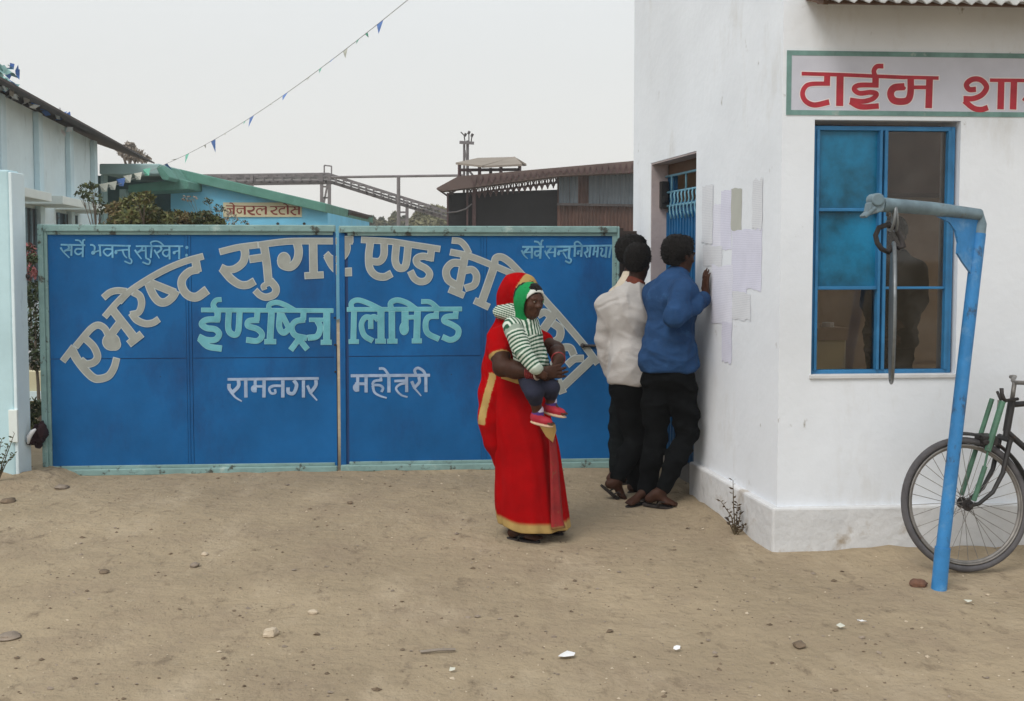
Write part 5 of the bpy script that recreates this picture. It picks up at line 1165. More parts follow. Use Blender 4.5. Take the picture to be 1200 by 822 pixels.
# weed by the plinth and weed by the pale wall
def weed(name, base, label, stems, m, lm, ls=.012, nl=9):
    t = thing(name, base, label, 'weed'); b = MB(); lb_ = MB()
    for tip in stems:
        tip = V(tip); mid = V(base).lerp(tip, .5) + V((RNG.normal()*.012, RNG.normal()*.012, .02)); b.tube([base, mid, tip], [.0045, .0035, .0018], 5)
        for k in range(nl):
            f_ = .25+.75*k/(nl-1); c = V(base).lerp(mid, min(1, f_*2)) if f_ < .5 else mid.lerp(tip, f_*2-1)
            for s_ in (-1, 1):
                a = RNG.uniform(0, 6.28); u = V((math.cos(a), math.sin(a)*.8, .5)).normalized()*ls*RNG.uniform(.7, 1.4)*2; v = u.cross(V(RNG.normal(size=3))).normalized()*ls*.5; lb_.quad(c, c+u*.5-v, c+u, c+u*.5+v)
    b.build('stem', M[m], t); lb_.build('foliage', M[lm], t)
wb = GP(862, 628); wb.z = gz(wb.x, wb.y); yw = wb.y
M['weed_brown'] = leaf_mat('brown_weed_leaf', (0.075, 0.045, 0.035), (0.13, 0.09, 0.05)); M['weed_stem'] = mat('weed_stem', (0.12, 0.09, 0.05), .9)
weed('weed', wb, 'dry brown weed growing at the foot of the gatehouse plinth', [P(859, 563, yw), P(845, 588, yw-.03), P(868, 598, yw+.02), P(872, 615, yw-.03), P(853, 606, yw), P(864, 590, yw+.03)], 'weed_stem', 'weed_brown')
wb2 = GP(2, 585); wb2.z = 0; yw = 7.0; wb2 = V((P(-4, 500, yw).x, yw, 0.05))
weed('weed', wb2, 'thin leafy weed against the pale wall at the left edge', [P(17, 508, yw), P(2, 515, yw), P(16, 532, yw), P(-8, 500, yw), P(10, 522, yw)], 'weed_stem', 'leaf_dark', .014, 8)

# ================================================================= the smoggy air
hz_ = bpy.data.materials.new('smoggy_air'); hz_.use_nodes = True; hn = hz_.node_tree; hn.nodes.clear()
ho = hn.nodes.new('ShaderNodeOutputMaterial'); hv = hn.nodes.new('ShaderNodeVolumePrincipled'); hv.inputs['Color'].default_value = (0.99, 0.99, 0.98, 1); hv.inputs['Density'].default_value = 0.0019; hv.inputs['Anisotropy'].default_value = 0.2
hn.links.new(hv.outputs[0], ho.inputs['Volume'])
b = MB(); b.box(-160, -8, -1.2, 160, 150, 30); o = b.build('haze', hz_); tag(o, kind='stuff')
# ================================================================= PEOPLE
def npv(v): return np.array([v[0], v[1], v[2]], dtype=np.float32)
class SDF:
    """smooth union of tapered capsules and ellipsoids -> one continuous surface"""
    def __init__(s): s.ops = []
    def cap(s, a, b, ra, rb=None, k=.03, op='+', squash=None):
        s.ops.append(('c', npv(a), npv(b), float(ra), float(ra if rb is None else rb), k, op)); return s
    def chain(s, pts, rs, k=.03, op='+'):
        for i in range(len(pts)-1): s.cap(pts[i], pts[i+1], rs[i], rs[i+1], k, op)
        return s
    def ell(s, c, r, axes=None, k=.03, op='+'):
        A = np.eye(3, dtype=np.float32) if axes is None else np.array([npv(a) for a in axes], dtype=np.float32)
        s.ops.append(('e', npv(c), np.array(r, dtype=np.float32), A, 0, k, op)); return s
    def plane(s, p, n, k=.006):      # keep the side the normal points away from
        s.ops.append(('p', npv(p), npv(V(n).normalized()), 0, 0, k, '^')); return s
    def mesh(s, h, fold=None):
        lo = np.full(3, 1e9); hi = -lo
        for o in s.ops:
            if o[6] != '+': continue
            if o[0] == 'c': r = max(o[3], o[4]); p = np.stack([o[1]-r, o[2]-r]), np.stack([o[1]+r, o[2]+r])
            elif o[0] == 'e':
                ext = np.sqrt(((o[3].T*o[2])**2).sum(1)); p = np.stack([o[1]-ext]), np.stack([o[1]+ext])
            lo = np.minimum(lo, p[0].min(0)); hi = np.maximum(hi, p[1].max(0))
        lo -= .05; hi += .05; n = np.ceil((hi-lo)/h).astype(int)+1
        F = np.full(n, .5, dtype=np.float32)
        ax = [(lo[i]+h*np.arange(n[i])).astype(np.float32) for i in range(3)]
        for o in s.ops:
            if o[0] == 'p':
                d = ((ax[0]-o[1][0])*o[2][0])[:, None, None]+((ax[1]-o[1][1])*o[2][1])[None, :, None]+((ax[2]-o[1][2])*o[2][2])[None, None, :]
                k = o[5]; hh = np.maximum(k-np.abs(F-d), 0)/k; F = np.maximum(F, d)+hh*hh*k*.25; continue
            if o[0] == 'c': r = max(o[3], o[4]); l_, h_ = np.minimum(o[1], o[2])-r, np.maximum(o[1], o[2])+r
            else:
                ext = np.sqrt(((o[3].T*o[2])**2).sum(1)); l_, h_ = o[1]-ext, o[1]+ext
            mg = o[5]+.03
            i0 = np.maximum(np.floor((l_-mg-lo)/h).astype(int), 0); i1 = np.minimum(np.ceil((h_+mg-lo)/h).astype(int)+1, n)
            if (i1 <= i0).any(): continue
            sl = tuple(slice(a, b) for a, b in zip(i0, i1))
            X, Y, Z = np.meshgrid(ax[0][sl[0]], ax[1][sl[1]], ax[2][sl[2]], indexing='ij')
            if o[0] == 'c':
                a, b = o[1], o[2]; ab = b-a; L2 = max(float(ab@ab), 1e-9)
                t = np.clip(((X-a[0])*ab[0]+(Y-a[1])*ab[1]+(Z-a[2])*ab[2])/L2, 0, 1)
                d = np.sqrt((X-a[0]-t*ab[0])**2+(Y-a[1]-t*ab[1])**2+(Z-a[2]-t*ab[2])**2)-(o[3]+(o[4]-o[3])*t)
            else:
                q = [(X-o[1][0])*o[3][j][0]+(Y-o[1][1])*o[3][j][1]+(Z-o[1][2])*o[3][j][2] for j in range(3)]
                k0 = np.sqrt(sum((q[j]/o[2][j])**2 for j in range(3)))+1e-6; k1 = np.sqrt(sum((q[j]/o[2][j]**2)**2 for j in range(3)))+1e-6
                d = k0*(k0-1)/k1
            k = o[5]; f = F[sl]
            if o[6] == '+':
                hh = np.maximum(k-np.abs(f-d), 0)/k; F[sl] = np.minimum(f, d)-hh*hh*k*.25
            else:
                d = -d; hh = np.maximum(k-np.abs(f-d), 0)/k; F[sl] = np.maximum(f, d)+hh*hh*k*.25
        if fold is not None:
            bnd = np.abs(F) < .03; I = np.argwhere(bnd); W = lo+h*I
            F[bnd] += fold(W).astype(np.float32)
        F[0] = F[-1] = .5; F[:, 0] = F[:, -1] = .5; F[:, :, 0] = F[:, :, -1] = .5
        return surface_nets(F, lo, h)
def surface_nets(F, org, h):
    S = (F < 0); n = F.shape
    cnt = np.zeros([x-1 for x in n], dtype=np.int8); offs = [(i, j, k) for i in (0, 1) for j in (0, 1) for k in (0, 1)]
    def sub(A, o): return A[o[0]:n[0]-1+o[0], o[1]:n[1]-1+o[1], o[2]:n[2]-1+o[2]]
    for o in offs: cnt += sub(S, o)
    act = (cnt > 0) & (cnt < 8); ii = np.argwhere(act); idx = -np.ones(act.shape, dtype=np.int64); idx[act] = np.arange(len(ii))
    Cv = {o: sub(F, o)[act] for o in offs}; acc = np.zeros((len(ii), 3)); num = np.zeros(len(ii))
    for a in offs:
        for ax_ in range(3):
            if a[ax_]: continue
            b = list(a); b[ax_] = 1; b = tuple(b); va, vb = Cv[a], Cv[b]; m = (va < 0) != (vb < 0)
            t = np.where(m, va/np.where(m, va-vb, 1), 0); p = np.tile(np.array(a, float), (len(ii), 1)); p[:, ax_] += t
            acc += p*m[:, None]; num += m
    verts = org+h*(ii+acc/num[:, None]); quads = []
    for ax_ in range(3):
        u, v = (ax_+1) % 3, (ax_+2) % 3
        sa = [slice(None)]*3; sb = [slice(None)]*3; sa[ax_] = slice(0, -1); sb[ax_] = slice(1, None)
        A, B = S[tuple(sa)], S[tuple(sb)]; e = np.argwhere(A != B)
        e = e[(e[:, u] > 0) & (e[:, v] > 0) & (e[:, u] < n[u]-1) & (e[:, v] < n[v]-1)]
        ins = A[e[:, 0], e[:, 1], e[:, 2]]
        def cell(du, dv):
            c = e.copy(); c[:, u] -= du; c[:, v] -= dv; return idx[c[:, 0], c[:, 1], c[:, 2]]
        q = np.stack([cell(1, 1), cell(0, 1), cell(0, 0), cell(1, 0)], 1); q[~ins] = q[~ins][:, ::-1]; quads.append(q)
    return verts, np.concatenate(quads)
def sdf_obj(name, sdf, h, mats, parent, fold=None, color=None, matidx=None, sm=2):
    v, q = sdf.mesh(h, fold); off = root_loc(parent)
    # light smoothing
    for _ in range(sm):
        a = np.zeros_like(v); c = np.zeros(len(v))
        for i, j in ((0, 1), (1, 2), (2, 3), (3, 0)):
            np.add.at(a, q[:, i], v[q[:, j]]); np.add.at(c, q[:, i], 1); np.add.at(a, q[:, j], v[q[:, i]]); np.add.at(c, q[:, j], 1)
        v = v*.5+.5*a/np.maximum(c, 1)[:, None]
    me = bpy.data.meshes.new(name)
    me.vertices.add(len(v)); me.vertices.foreach_set('co', (v-np.array(off)).astype(np.float32).ravel())
    me.loops.add(len(q)*4); me.loops.foreach_set('vertex_index', q.astype(np.int32).ravel())
    me.polygons.add(len(q)); me.polygons.foreach_set('loop_start', np.arange(0, len(q)*4, 4, dtype=np.int32)); me.polygons.foreach_set('loop_total', np.full(len(q), 4, dtype=np.int32))
    me.polygons.foreach_set('use_smooth', np.ones(len(q), dtype=bool))
    if not isinstance(mats, (list, tuple)): mats = [mats]
    for m in mats: me.materials.append(m)
    cen = v[q].mean(1)
    if matidx is not None: me.polygons.foreach_set('material_index', matidx(cen).astype(np.int32))
    me.update(calc_edges=True); me.validate()
    if color is not None:
        at = me.color_attributes.new('col', 'FLOAT_COLOR', 'POINT'); c4 = np.ones((len(v), 4), dtype=np.float32); c4[:, :3] = color(v); at.data.foreach_set('color', c4.ravel())
    o = bpy.data.objects.new(name, me); COL.objects.link(o); o.parent = parent; return o
def frame(f, up=(0, 0, 1)):
    f = V(f).normalized(); r = f.cross(V(up)).normalized(); u = r.cross(f).normalized(); return r, f, u      # right, forward, up
def add_head(B, c, f, up=(0, 0, 1), s=1.0, ears=True):
    """head of height .22*s centred on c, looking along f"""
    r, f, u = frame(f, up); A = (r, f, u); c = V(c)
    def p(x, y, z): return c+(r*x+f*y+u*z)*s
    B.ell(p(0, -.008, .030), (.073*s, .092*s, .082*s), A, .02)                 # skull
    B.ell(p(0, .022, -.030), (.058*s, .066*s, .078*s), A, .03)                 # face
    B.ell(p(0, .052, -.086), (.028*s, .028*s, .022*s), A, .03)                 # chin
    for x in (-1, 1):
        B.ell(p(.034*x, .058, -.022), (.024*s, .02*s, .02*s), A, .02)         # cheek
        B.ell(p(.031*x, .091, .010), (.016*s, .014*s, .011*s), A, .012, '-')   # eye socket
        B.ell(p(.030*x, .079, .024), (.024*s, .014*s, .007*s), A, .012)        # brow
        B.ell(p(.030*x, .078, .008), (.0135*s, .0115*s, .0105*s), A, .004)     # eyelid mass
        if ears:
            B.ell(p(.074*x, -.006, .000), (.008*s, .018*s, .030*s), A, .01); B.ell(p(.080*x, .000, .002), (.004*s, .008*s, .016*s), A, .006, '-')
        B.ell(p(.013*x, .094, -.026), (.009*s, .010*s, .008*s), A, .008)       # nostril wing
    B.cap(p(0, .082, .014), p(0, .104, -.022), .008*s, .012*s, .014)           # nose
    B.ell(p(0, .083, -.050), (.024*s, .011*s, .0065*s), A, .006); B.ell(p(0, .081, -.062), (.021*s, .012*s, .007*s), A, .006)   # lips
    B.ell(p(0, .097, -.0555), (.022*s, .009*s, .0018*s), A, .003, '-')
    return p
def add_hand(B, w, d, nrm, side, s=1.0, curl=.5, spread=.12, thumb=.6):
    """hand from wrist w pointing along d; nrm = back of the hand; side=+1: thumb on the d x nrm side"""
    d = V(d).normalized(); nrm = V(nrm); nrm = (nrm-d*nrm.dot(d)).normalized(); x = d.cross(nrm).normalized()*side
    w = V(w); Ax = (x, d, nrm)
    B.cap(w-d*.02*s, w+d*.02*s, .024*s, .025*s, .02)
    B.ell(w+d*.055*s, (.039*s, .050*s, .0155*s), Ax, .02)
    B.ell(w+d*.035*s+x*.022*s-nrm*.008*s, (.018*s, .03*s, .016*s), Ax, .015)
    Ls = (.078, .086, .080, .064); xs = (.028, .0095, -.0095, -.027)
    for i in range(4):
        L_ = Ls[i]*s; a = V(w)+d*(.088-.006*abs(i-1.2))*s+x*xs[i]*s; dirv = (d+x*(xs[i]*spread/.028)).normalized(); ax_ = dirv.cross(nrm).normalized(); th = 0
        pts = [a-dirv*.012*s, a]; c = .35*curl
        for fr_ in (.45, .30, .25):
            th += c; dv = dirv*math.cos(th)-nrm*math.sin(th); a = a+dv*L_*fr_; pts.append(a); c = .75*curl
        B.chain(pts, [.0095*s, .0092*s, .0085*s, .0078*s, .0066*s], .006)
    t0 = w+d*.022*s+x*.026*s-nrm*.004*s; t1 = t0+(d*.55+x*.75-nrm*thumb*.3).normalized()*.036*s; t2 = t1+(d*.9+x*.25-nrm*thumb*.4).normalized()*.032*s; t3 = t2+(d*.95-x*.1*thumb-nrm*thumb*.5).normalized()*.026*s
    B.chain([t0, t1, t2, t3], [.014*s, .0115*s, .0098*s, .0078*s], .008)
def add_foot(B, ankle, toe_dir, s=1.0, up=(0, 0, 1), L=.17):
    r, f, u = frame(toe_dir, up); a = V(ankle)
    B.ell(a-f*.030*s-u*.045*s, (.030*s, .036*s, .032*s), (r, f, u), .025); B.cap(a-u*.01*s, a+f*.075*s-u*.042*s, .034*s, .026*s, .03)
    B.ell(a+f*.095*s-u*.052*s, (.042*s, .050*s, .019*s), (r, f, u), .02)
    for i in range(5):
        x = (-.032+.016*i)*s; l_ = (.040, .042, .040, .035, .028)[i]*s; rr = (.0125, .0098, .0092, .0085, .008)[i]*s
        q = a+r*x+f*.120*s-u*.058*s; B.cap(q, q+f*l_*.8-u*.004*s, rr, rr*.85, .006)
def add_limb(B, pts, rs, k=.035): B.chain(pts, rs, k)
def hash_fold(seed, amp, fx=(9, 9, 5)):
    rg = np.random.default_rng(seed); n_ = 12; Wv = rg.normal(size=(n_, 3))*np.array(fx)*1.5; ph = rg.uniform(0, 6.28, n_); Mv = rg.normal(size=(n_, 3))*6; mp = rg.uniform(0, 6.28, n_)
    def f(W):
        o = np.zeros(len(W))
        for w_, p_, mv, q_ in zip(Wv, ph, Mv, mp):
            ridge = (1-np.abs(np.sin(.5*(W@w_)+p_+1.1*np.sin(W[:, 2]*6+p_)+.6*np.sin(W[:, 0]*14+q_))))**1.5
            o += ridge*np.clip(np.sin(W@mv+q_)+.15, 0, 1)
        return -(o-.45)*amp
    return f
M['skin'] = mat('dark_brown_skin', (0.045, 0.0175, 0.0095), 0.55, 0.25, 14, 0.12, 90, spec=0.2)
M['skin_child'] = mat('brown_child_skin', (0.062, 0.025, 0.014), 0.5, 0.18, 14, 0.08, 90, spec=0.25)
M['hair'] = mat('black_hair', (0.008, 0.0065, 0.006), 0.7, 0.4, 60, 0.8, 140, stretch=(1, 1, .35), spec=0.2)
M['eye_white'] = mat('eye_white', (0.26, 0.22, 0.19), 0.25, 0.05); M['iris'] = mat('dark_iris', (0.012, 0.007, 0.005), 0.2, 0.1)
def eyes(p, s, parent, gaze=(0, 1, 0)):
    for x in (-.030, .030):
        b = MB(); c = p(x, .0765, .009); b.ball(c, .0125*s, 12, 8); e = b.build('eye', M['eye_white'], parent, smooth=True)
        f = (p(0, 1, 0)-p(0, 0, 0)).normalized(); b = MB(); b.ball(c+f*.0085*s, .0058*s, 10, 6); b.build('iris', M['iris'], e, smooth=True)
def hair_cap(c, f, up, s, name, parent, back=.0, m='hair', bump=.004):
    r, f, u = frame(f, up); A = (r, f, u); c = V(c); S = SDF()
    def p(x, y, z): return c+(r*x+f*y+u*z)*s
    S.ell(p(0, -.014, .040), (.083*s, .100*s, .086*s), A, .02); S.ell(p(0, -.045, -.005), (.072*s, .062*s, .070*s), A, .03); S.ell(p(0, .045, .085), (.055*s, .04*s, .035*s), A, .03)
    for x in (-1, 1): S.ell(p(.070*x, .012, .012), (.012*s, .012*s, .034*s), A, .012)
    S.ell(p(0, .110, -.022), (.075*s, .078*s, .090*s), A, .012, '-')
    for x in (-1, 1): S.ell(p(.085*x, .012, -.045), (.025*s, .045*s, .050*s), A, .012, '-')
    S.plane(p(0, 0, -.068), -u*1.0, .01)
    rg = np.random.default_rng(int(abs(c.x*1000)) % 997)
    ff = hash_fold(int(abs(c.x*100)), bump, (110, 110, 70))
    o = sdf_obj(name, S, .0065, M[m], parent, fold=ff)
    if bump > .0035:                                   # short loose strands that break the outline
        me = o.data; b = MB(); rl = root_loc(parent); nv = len(me.vertices)
        for i in rg.integers(0, nv, 1500):
            v_ = me.vertices[int(i)]; q_ = v_.co+rl
            if (q_-c).dot(u) < -.035*s: continue
            d_ = (v_.normal+V(rg.normal(size=3))*.55).normalized(); t_ = d_.cross(V(rg.normal(size=3))).normalized()*.0022; l_ = rg.uniform(.005, .014)
            b.add([q_-t_, q_+t_, q_+d_*l_-u*.004], [(0, 1, 2)])
        b.build('strands', M[m], o)
    return o

# ---------------------------------------------------------------- woman in the red sari, carrying a child
YW = 5.85
def W(px, py, dy=0.0): return P(px, py, YW+dy)
wroot = thing('person', V((W(622, 633).x, YW, 0)), 'woman in a red sari with gold borders standing on the dirt and carrying a child', 'person')
fW = V((.80, -.60, 0)).normalized()
hc = W(611, 349, .02)
B = SDF(); ph = add_head(B, hc, V((.80, -.58, -.18)), s=.96)
neck0, neck1 = hc+V((-.012, .008, -.07)), W(602, 385, .03)
B.cap(neck0, neck1, .046, .052, .03)
chest, waist, pelv = W(602, 405, .02), W(602, 437, .04), W(605, 468, .04)
rW, _, _ = frame(fW)                                    # her right = towards the camera
shR, shL = chest+rW*.120+V((-.018, 0, .045)), chest-rW*.125+V((.01, 0, .06))
AW = (rW, fW, V((0, 0, 1)))
B.ell(chest, (.150, .098, .15), AW, .05); B.ell(waist, (.122, .095, .12), AW, .05); B.ell(pelv, (.150, .12, .12), AW, .05)
elR = W(588, 431, -.20); wrR = W(629, 437.5, -.33); elL = W(652, 410, -.02); wrL = W(654.5, 422, -.24)
B.chain([shR, shR.lerp(elR, .5), elR], [.058, .053, .045], .03); B.chain([elR, elR.lerp(wrR, .4), wrR], [.046, .046, .029], .03)
B.chain([shL, shL.lerp(elL, .5), elL], [.056, .048, .040], .03); B.chain([elL, elL.lerp(wrL, .4), wrL], [.041, .040, .028], .03)
add_hand(B, wrR+V((.012, 0, 0)), V((.95, -.12, .10)), V((-.12, -.93, -.05)), 1, .98, .55, .10, .9)
add_hand(B, wrL, V((-.25, -.55, -.55)), V((.85, -.45, .12)), -1, .92, .9, .10, .8)
ftR, ftL = V((W(606, 630, -.04).x, YW-.10, .075)), V((W(634, 630, .02).x, YW+.06, .075))
hipR, hipL = pelv+rW*.075, pelv-rW*.075
for h_, f_ in ((hipR, ftR), (hipL, ftL)):
    kn = h_.lerp(f_, .5)+fW*.02; B.chain([h_, kn, f_], [.085, .055, .036], .04)
    add_foot(B, f_, V((.9, -.42, 0)), .92)
body = sdf_obj('body', B, .0055, M['skin'], wroot); body.name = 'body'
eyes(ph, .96, wroot)
hair_cap(hc+V((-.004, .004, .0)), V((.80, -.58, -.18)), (0, 0, 1), .97, 'hair', wroot)
b = MB(); b.ball(ph(0, .0885, .042), .004, 8, 6); b.build('forehead_mark', mat('red_powder', (.4, .03, .03), .8), wroot)
# red cloth
M['sari'] = mat('red_sari_cloth', (0.50, 0.004, 0.010), 0.9, 0.25, 5, 0.10, 160, attr='col', spec=0.04)
creases(M['sari'], 4.5, .35, .02, (1, 1, .45)); RED = np.array([.33, .0016, .003]); GOLD = np.array([.40, .27, .10]); DRED = np.array([.20, .022, .012])
def segdist(Pn, a, b):
    a, b = npv(a).astype(float), npv(b).astype(float); ab = b-a; t = np.clip(((Pn-a)@ab)/(ab@ab), 0, 1); return np.linalg.norm(Pn-a-t[:, None]*ab, axis=1), t
# skirt: rings with pleats
prof = [(428, 577, 634), (440, 574, 635), (455, 572, 637), (470, 571.5, 640), (490, 572, 645), (510, 575, 650), (530, 578.5, 654), (550, 580, 657), (570, 580.5, 660), (590, 580.5, 663), (606, 580.5, 666), (622, 582, 668)]
n = 132; vs = []; cols = []; K_ = 46

for i in range(K_+1):
    t = i/K_; yv = 428+(622-428)*t
    l_ = np.interp(yv, [p_[0] for p_ in prof], [p_[1] for p_ in prof]); r_ = np.interp(yv, [p_[0] for p_ in prof], [p_[2] for p_ in prof])
    cxx = W((l_+r_)/2, yv).x; hw = (r_-l_)/2*YW/FPX; z = W(600, yv, -.16*min(1, t*2)).z; dpt = .135+.065*t**.8
    for k in range(n):
        a = 2*math.pi*k/n; ca, sa = math.cos(a), math.sin(a)
        front = math.exp(-((a-5.35)/.5)**2)+math.exp(-((a-4.6)/.8)**2)*.35
        pl = (.014*math.sin(a*4+1.3+1.6*t)+.008*math.sin(a*9.0+3*t+2*math.sin(a*2))+.006*mnoise.noise(V((ca*3, sa*3, t*1.2))))*t**.7
        pl += front*(.009*math.sin(a*11+.6))*t**.6
        pl += .004*mnoise.noise(V((ca*2, sa*2, t*5)))
        sw = (.012*t*math.sin(a*2+.8)); pl += .009*(1-abs(math.sin(a*2.0+t*3.2+.5)))**2*math.sin(math.pi*min(1, t*1.1))+.006*(1-abs(math.sin(a*4.5-t*2.2+1.5)))**2*t
        vs.append(V((cxx+ca*(hw+pl*.8-.004), YW+.03+sa*(dpt+pl)+sw-.04*t, z+(.010*math.sin(a-1.2)*t+.004*math.sin(a*7)*t**3))))
        f_ = GOLD if yv > 611.0 else RED
        if yv < 446 and yv > 439 and 3.2 < a < 5.2: f_ = RED
        cols.append(f_)
fs = [(i*n+k, (i+1)*n+k, (i+1)*n+(k+1) % n, i*n+(k+1) % n) for i in range(K_) for k in range(n)]
b = MB(); b.add(vs, fs); sk = b.build('sari_skirt', M['sari'], wroot, smooth=True)
at = sk.data.color_attributes.new('col', 'FLOAT_COLOR', 'POINT'); at.data.foreach_set('color', np.array([[*c, 1] for c in cols], dtype=np.float32).ravel())
so = sk.modifiers.new('thick', 'SOLIDIFY'); so.thickness = .004
su = sk.modifiers.new('sub', 'SUBSURF'); su.levels = 1; su.render_levels = 1
# inner petticoat keeps the skirt closed at the hem
# blouse + wrap
S = SDF()
S.ell(chest, (.148, .106, .15), AW, .05); S.ell(chest.lerp(waist, .55), (.142, .105, .12), AW, .05); S.ell(waist, (.137, .106, .10), AW, .04); S.cap(chest+V((0, 0, .10)), neck1, .075, .06, .04)
S.ell(W(612, 452, .02), (.145, .125, .085), AW, .05)
slR = shR.lerp(elR, .44); S.chain([shR, slR], [.060, .062], .03); slL = shL.lerp(elL, .55); S.chain([shL, slL], [.062, .056], .03)
S.plane(neck1+V((.0, 0, .02)), V((.25, -.15, 1)), .01)
dR_ = (elR-shR).normalized()
def bl_col(v):
    c = np.tile(RED, (len(v), 1)); d, t = segdist(v, shR, slR+dR_*.08); along = (v-npv(shR))@npv(dR_).astype(float); Ls_ = (slR-shR).length
    c[(along > Ls_+.030) & (d < .09)] = GOLD
    return c
cutR = slR+dR_*.060
blouse = SDF(); blouse.ops = list(S.ops)
sdf_obj('blouse', S, .006, M['sari'], wroot, fold=hash_fold(5, .004, (14, 14, 22)), color=bl_col)
# veil over the head and down the back
S = SDF(); rh, fh, uh = frame(V((.80, -.58, -.1))); Ah = (rh, fh, uh)
S.ell(hc-fh*.020+uh*.018, (.100, .118, .118), Ah, .04); S.cap(hc-fh*.03-uh*.03, W(598, 384, .04), .088, .098, .05)
S.ell(W(598, 394, .05), (.140, .110, .07), AW, .05)
S.chain([W(588, 398, .08), W(582, 430, .06), W(577, 460, .02), W(575, 490, .0), W(579, 520, .0), W(583, 548, .01)], [.085, .078, .075, .062, .045, .012], .04)
S.chain([W(590, 404, -.08), W(586, 440, -.02), W(580, 470, -.03)], [.03, .03, .03], .04)
S.cap(hc+fh*.055-uh*.012, hc+fh*.24-uh*.02, .079, .10, .012, '-'); S.cap(hc-uh*.01, hc+fh*.1, .074, .078, .012, '-'); S.cap(hc+fh*.10-uh*.08, hc+fh*.20-uh*.24, .075, .12, .02, '-')
g1, g2, g3 = W(578, 440, -.08), W(571, 468, -.08), W(561, 493, -.05)
def veil_col(v):
    c = np.tile(RED, (len(v), 1))
    q = (v-npv(hc)); fwd = q@npv(fh).astype(float); upq = q@npv(uh).astype(float)
    c[(fwd > .026+.02*np.clip(upq, -1, .1)*2) & (upq > -.10)] = GOLD
    px = CX+FPX*v[:, 0]/(v[:, 1]); py = HOR+FPX*(CAMH-v[:, 2])/v[:, 1]
    xs_ = np.interp(v[:, 2], [W(0, 497, 0).z, W(0, 480, 0).z, W(0, 460).z, W(0, 440).z], [W(563, 0, 0).x, W(566, 0).x, W(571, 0).x, W(577, 0).x])
    m = (np.abs(v[:, 0]-xs_) < .021) & (v[:, 2] < W(0, 436).z) & (v[:, 2] > W(0, 496).z) & (v[:, 1] < YW+.02)
    c[m] = GOLD; return c
sdf_obj('veil', S, .006, M['sari'], wroot, fold=hash_fold(9, .007, (13, 13, 6)), color=veil_col)
M['gold'] = mat('gold_border_cloth', (0.46, 0.29, 0.09), 0.55, 0.2, 9, 0.2, 120)
# gold edged end of the wrap: waist band and the pleat tip
def ribbon(name, pts, wd, parent, m, up=(0, 0, 1), th=.005):
    b = MB(); n = len(pts); vs = []
    for i, p in enumerate(pts):
        d = (V(pts[min(i+1, n-1)])-V(pts[max(i-1, 0)])).normalized(); s_ = V(up); s_ = (s_-d*s_.dot(d)).normalized(); vs += [V(p)+s_*wd[i]/2, V(p)-s_*wd[i]/2]
    b.add(vs, [(2*i, 2*i+1, 2*i+3, 2*i+2) for i in range(n-1)]); o = b.build(name, m, parent, smooth=True); q = o.modifiers.new('t', 'SOLIDIFY'); q.thickness = th; q.offset = 0; return o
ribbon('waist_band', [W(588, 440, -.125), W(597, 442.5, -.145), W(606, 445.5, -.150), W(615, 448, -.152), W(622, 451, -.15)], [.036, .040, .040, .036, .03], wroot, M['gold'])
b = MB(); tri = [W(628, 492, -.17), W(651, 498, -.15), W(652, 505, -.15), W(648, 519, -.15), W(640, 512, -.165)]; b.add(tri+[p+V((0, .012, 0)) for p in tri], [(0,4,3,2,1), (5,6,7,8,9)]+[(i, (i+1) % 5, 5+(i+1) % 5, 5+i) for i in range(5)]); b.build('pleat_tip', M['gold'], wroot, bevel=.003)
pe = [W(643, 515, -.150), W(644.5, 545, -.165), W(645, 580, -.185), W(645.5, 612, -.20), W(646, 621, -.205)]
b = MB(); pv = []
for i in range(25):
    t_ = i/24*4; k_ = min(3, int(t_)); q_ = pe[k_].lerp(pe[k_+1], t_-k_); w_ = .05+.018*t_/1.4
    for j in range(7):
        e_ = j/6; pv.append(q_+V((w_*.8*e_, .036*e_-.010*math.sin(e_*math.pi)-.004*math.sin(e_*9), .002*e_)))
b.add(pv, [])
for i in range(24):
    for j in range(6): b.f.append((i*7+j, (i+1)*7+j, (i+1)*7+j+1, i*7+j+1)); b.m.append(1 if i >= 22 else 0)
po_ = b.build('pallu_pleat', [mat('deep_red_pleat', (.27, .010, .012), .65, .3, 8, 0.15, 60, spots=((.22, .05, .025), 22, .6, .66)), mat('deep_gold_pleat', (.22, .10, .03), .6, .3, 14)], wroot, smooth=True); q = po_.modifiers.new('t', 'SOLIDIFY'); q.thickness = .004
def bangle(name, c, axis, r, t, m, parent):
    ax = V(axis).normalized(); a = ax.cross(V((0, 0, 1))).normalized(); u = a.cross(ax); b = MB(); b.tube([V(c)+(a*math.cos(2*math.pi*i/28)+u*math.sin(2*math.pi*i/28))*r for i in range(28)], t, 8, closed=True); return b.build(name, m, parent, smooth=True)
M['bangle_red'] = mat('red_glass', (.22, .02, .022), .3, .2, 30); M['bangle_white'] = mat('ivory', (.62, .50, .42), .4, .1)
ax_ = (wrR-elR).normalized()
for i in range(5): bangle('bangle', wrR-ax_*(.052-.0105*i), ax_, .0375-.001*i, .0045, M['bangle_red'], wroot)
bangle('bangle', wrR+ax_*.006, ax_, .0345, .0055, M['bangle_white'], wroot)
ax2 = (wrL-elL).normalized(); bangle('bangle', wrL-ax2*.02, ax2, .036, .005, M['bangle_red'], wroot)
M['slipper'] = mat('dark_rubber_slipper', (0.022, 0.016, 0.014), .8, .3, 12)
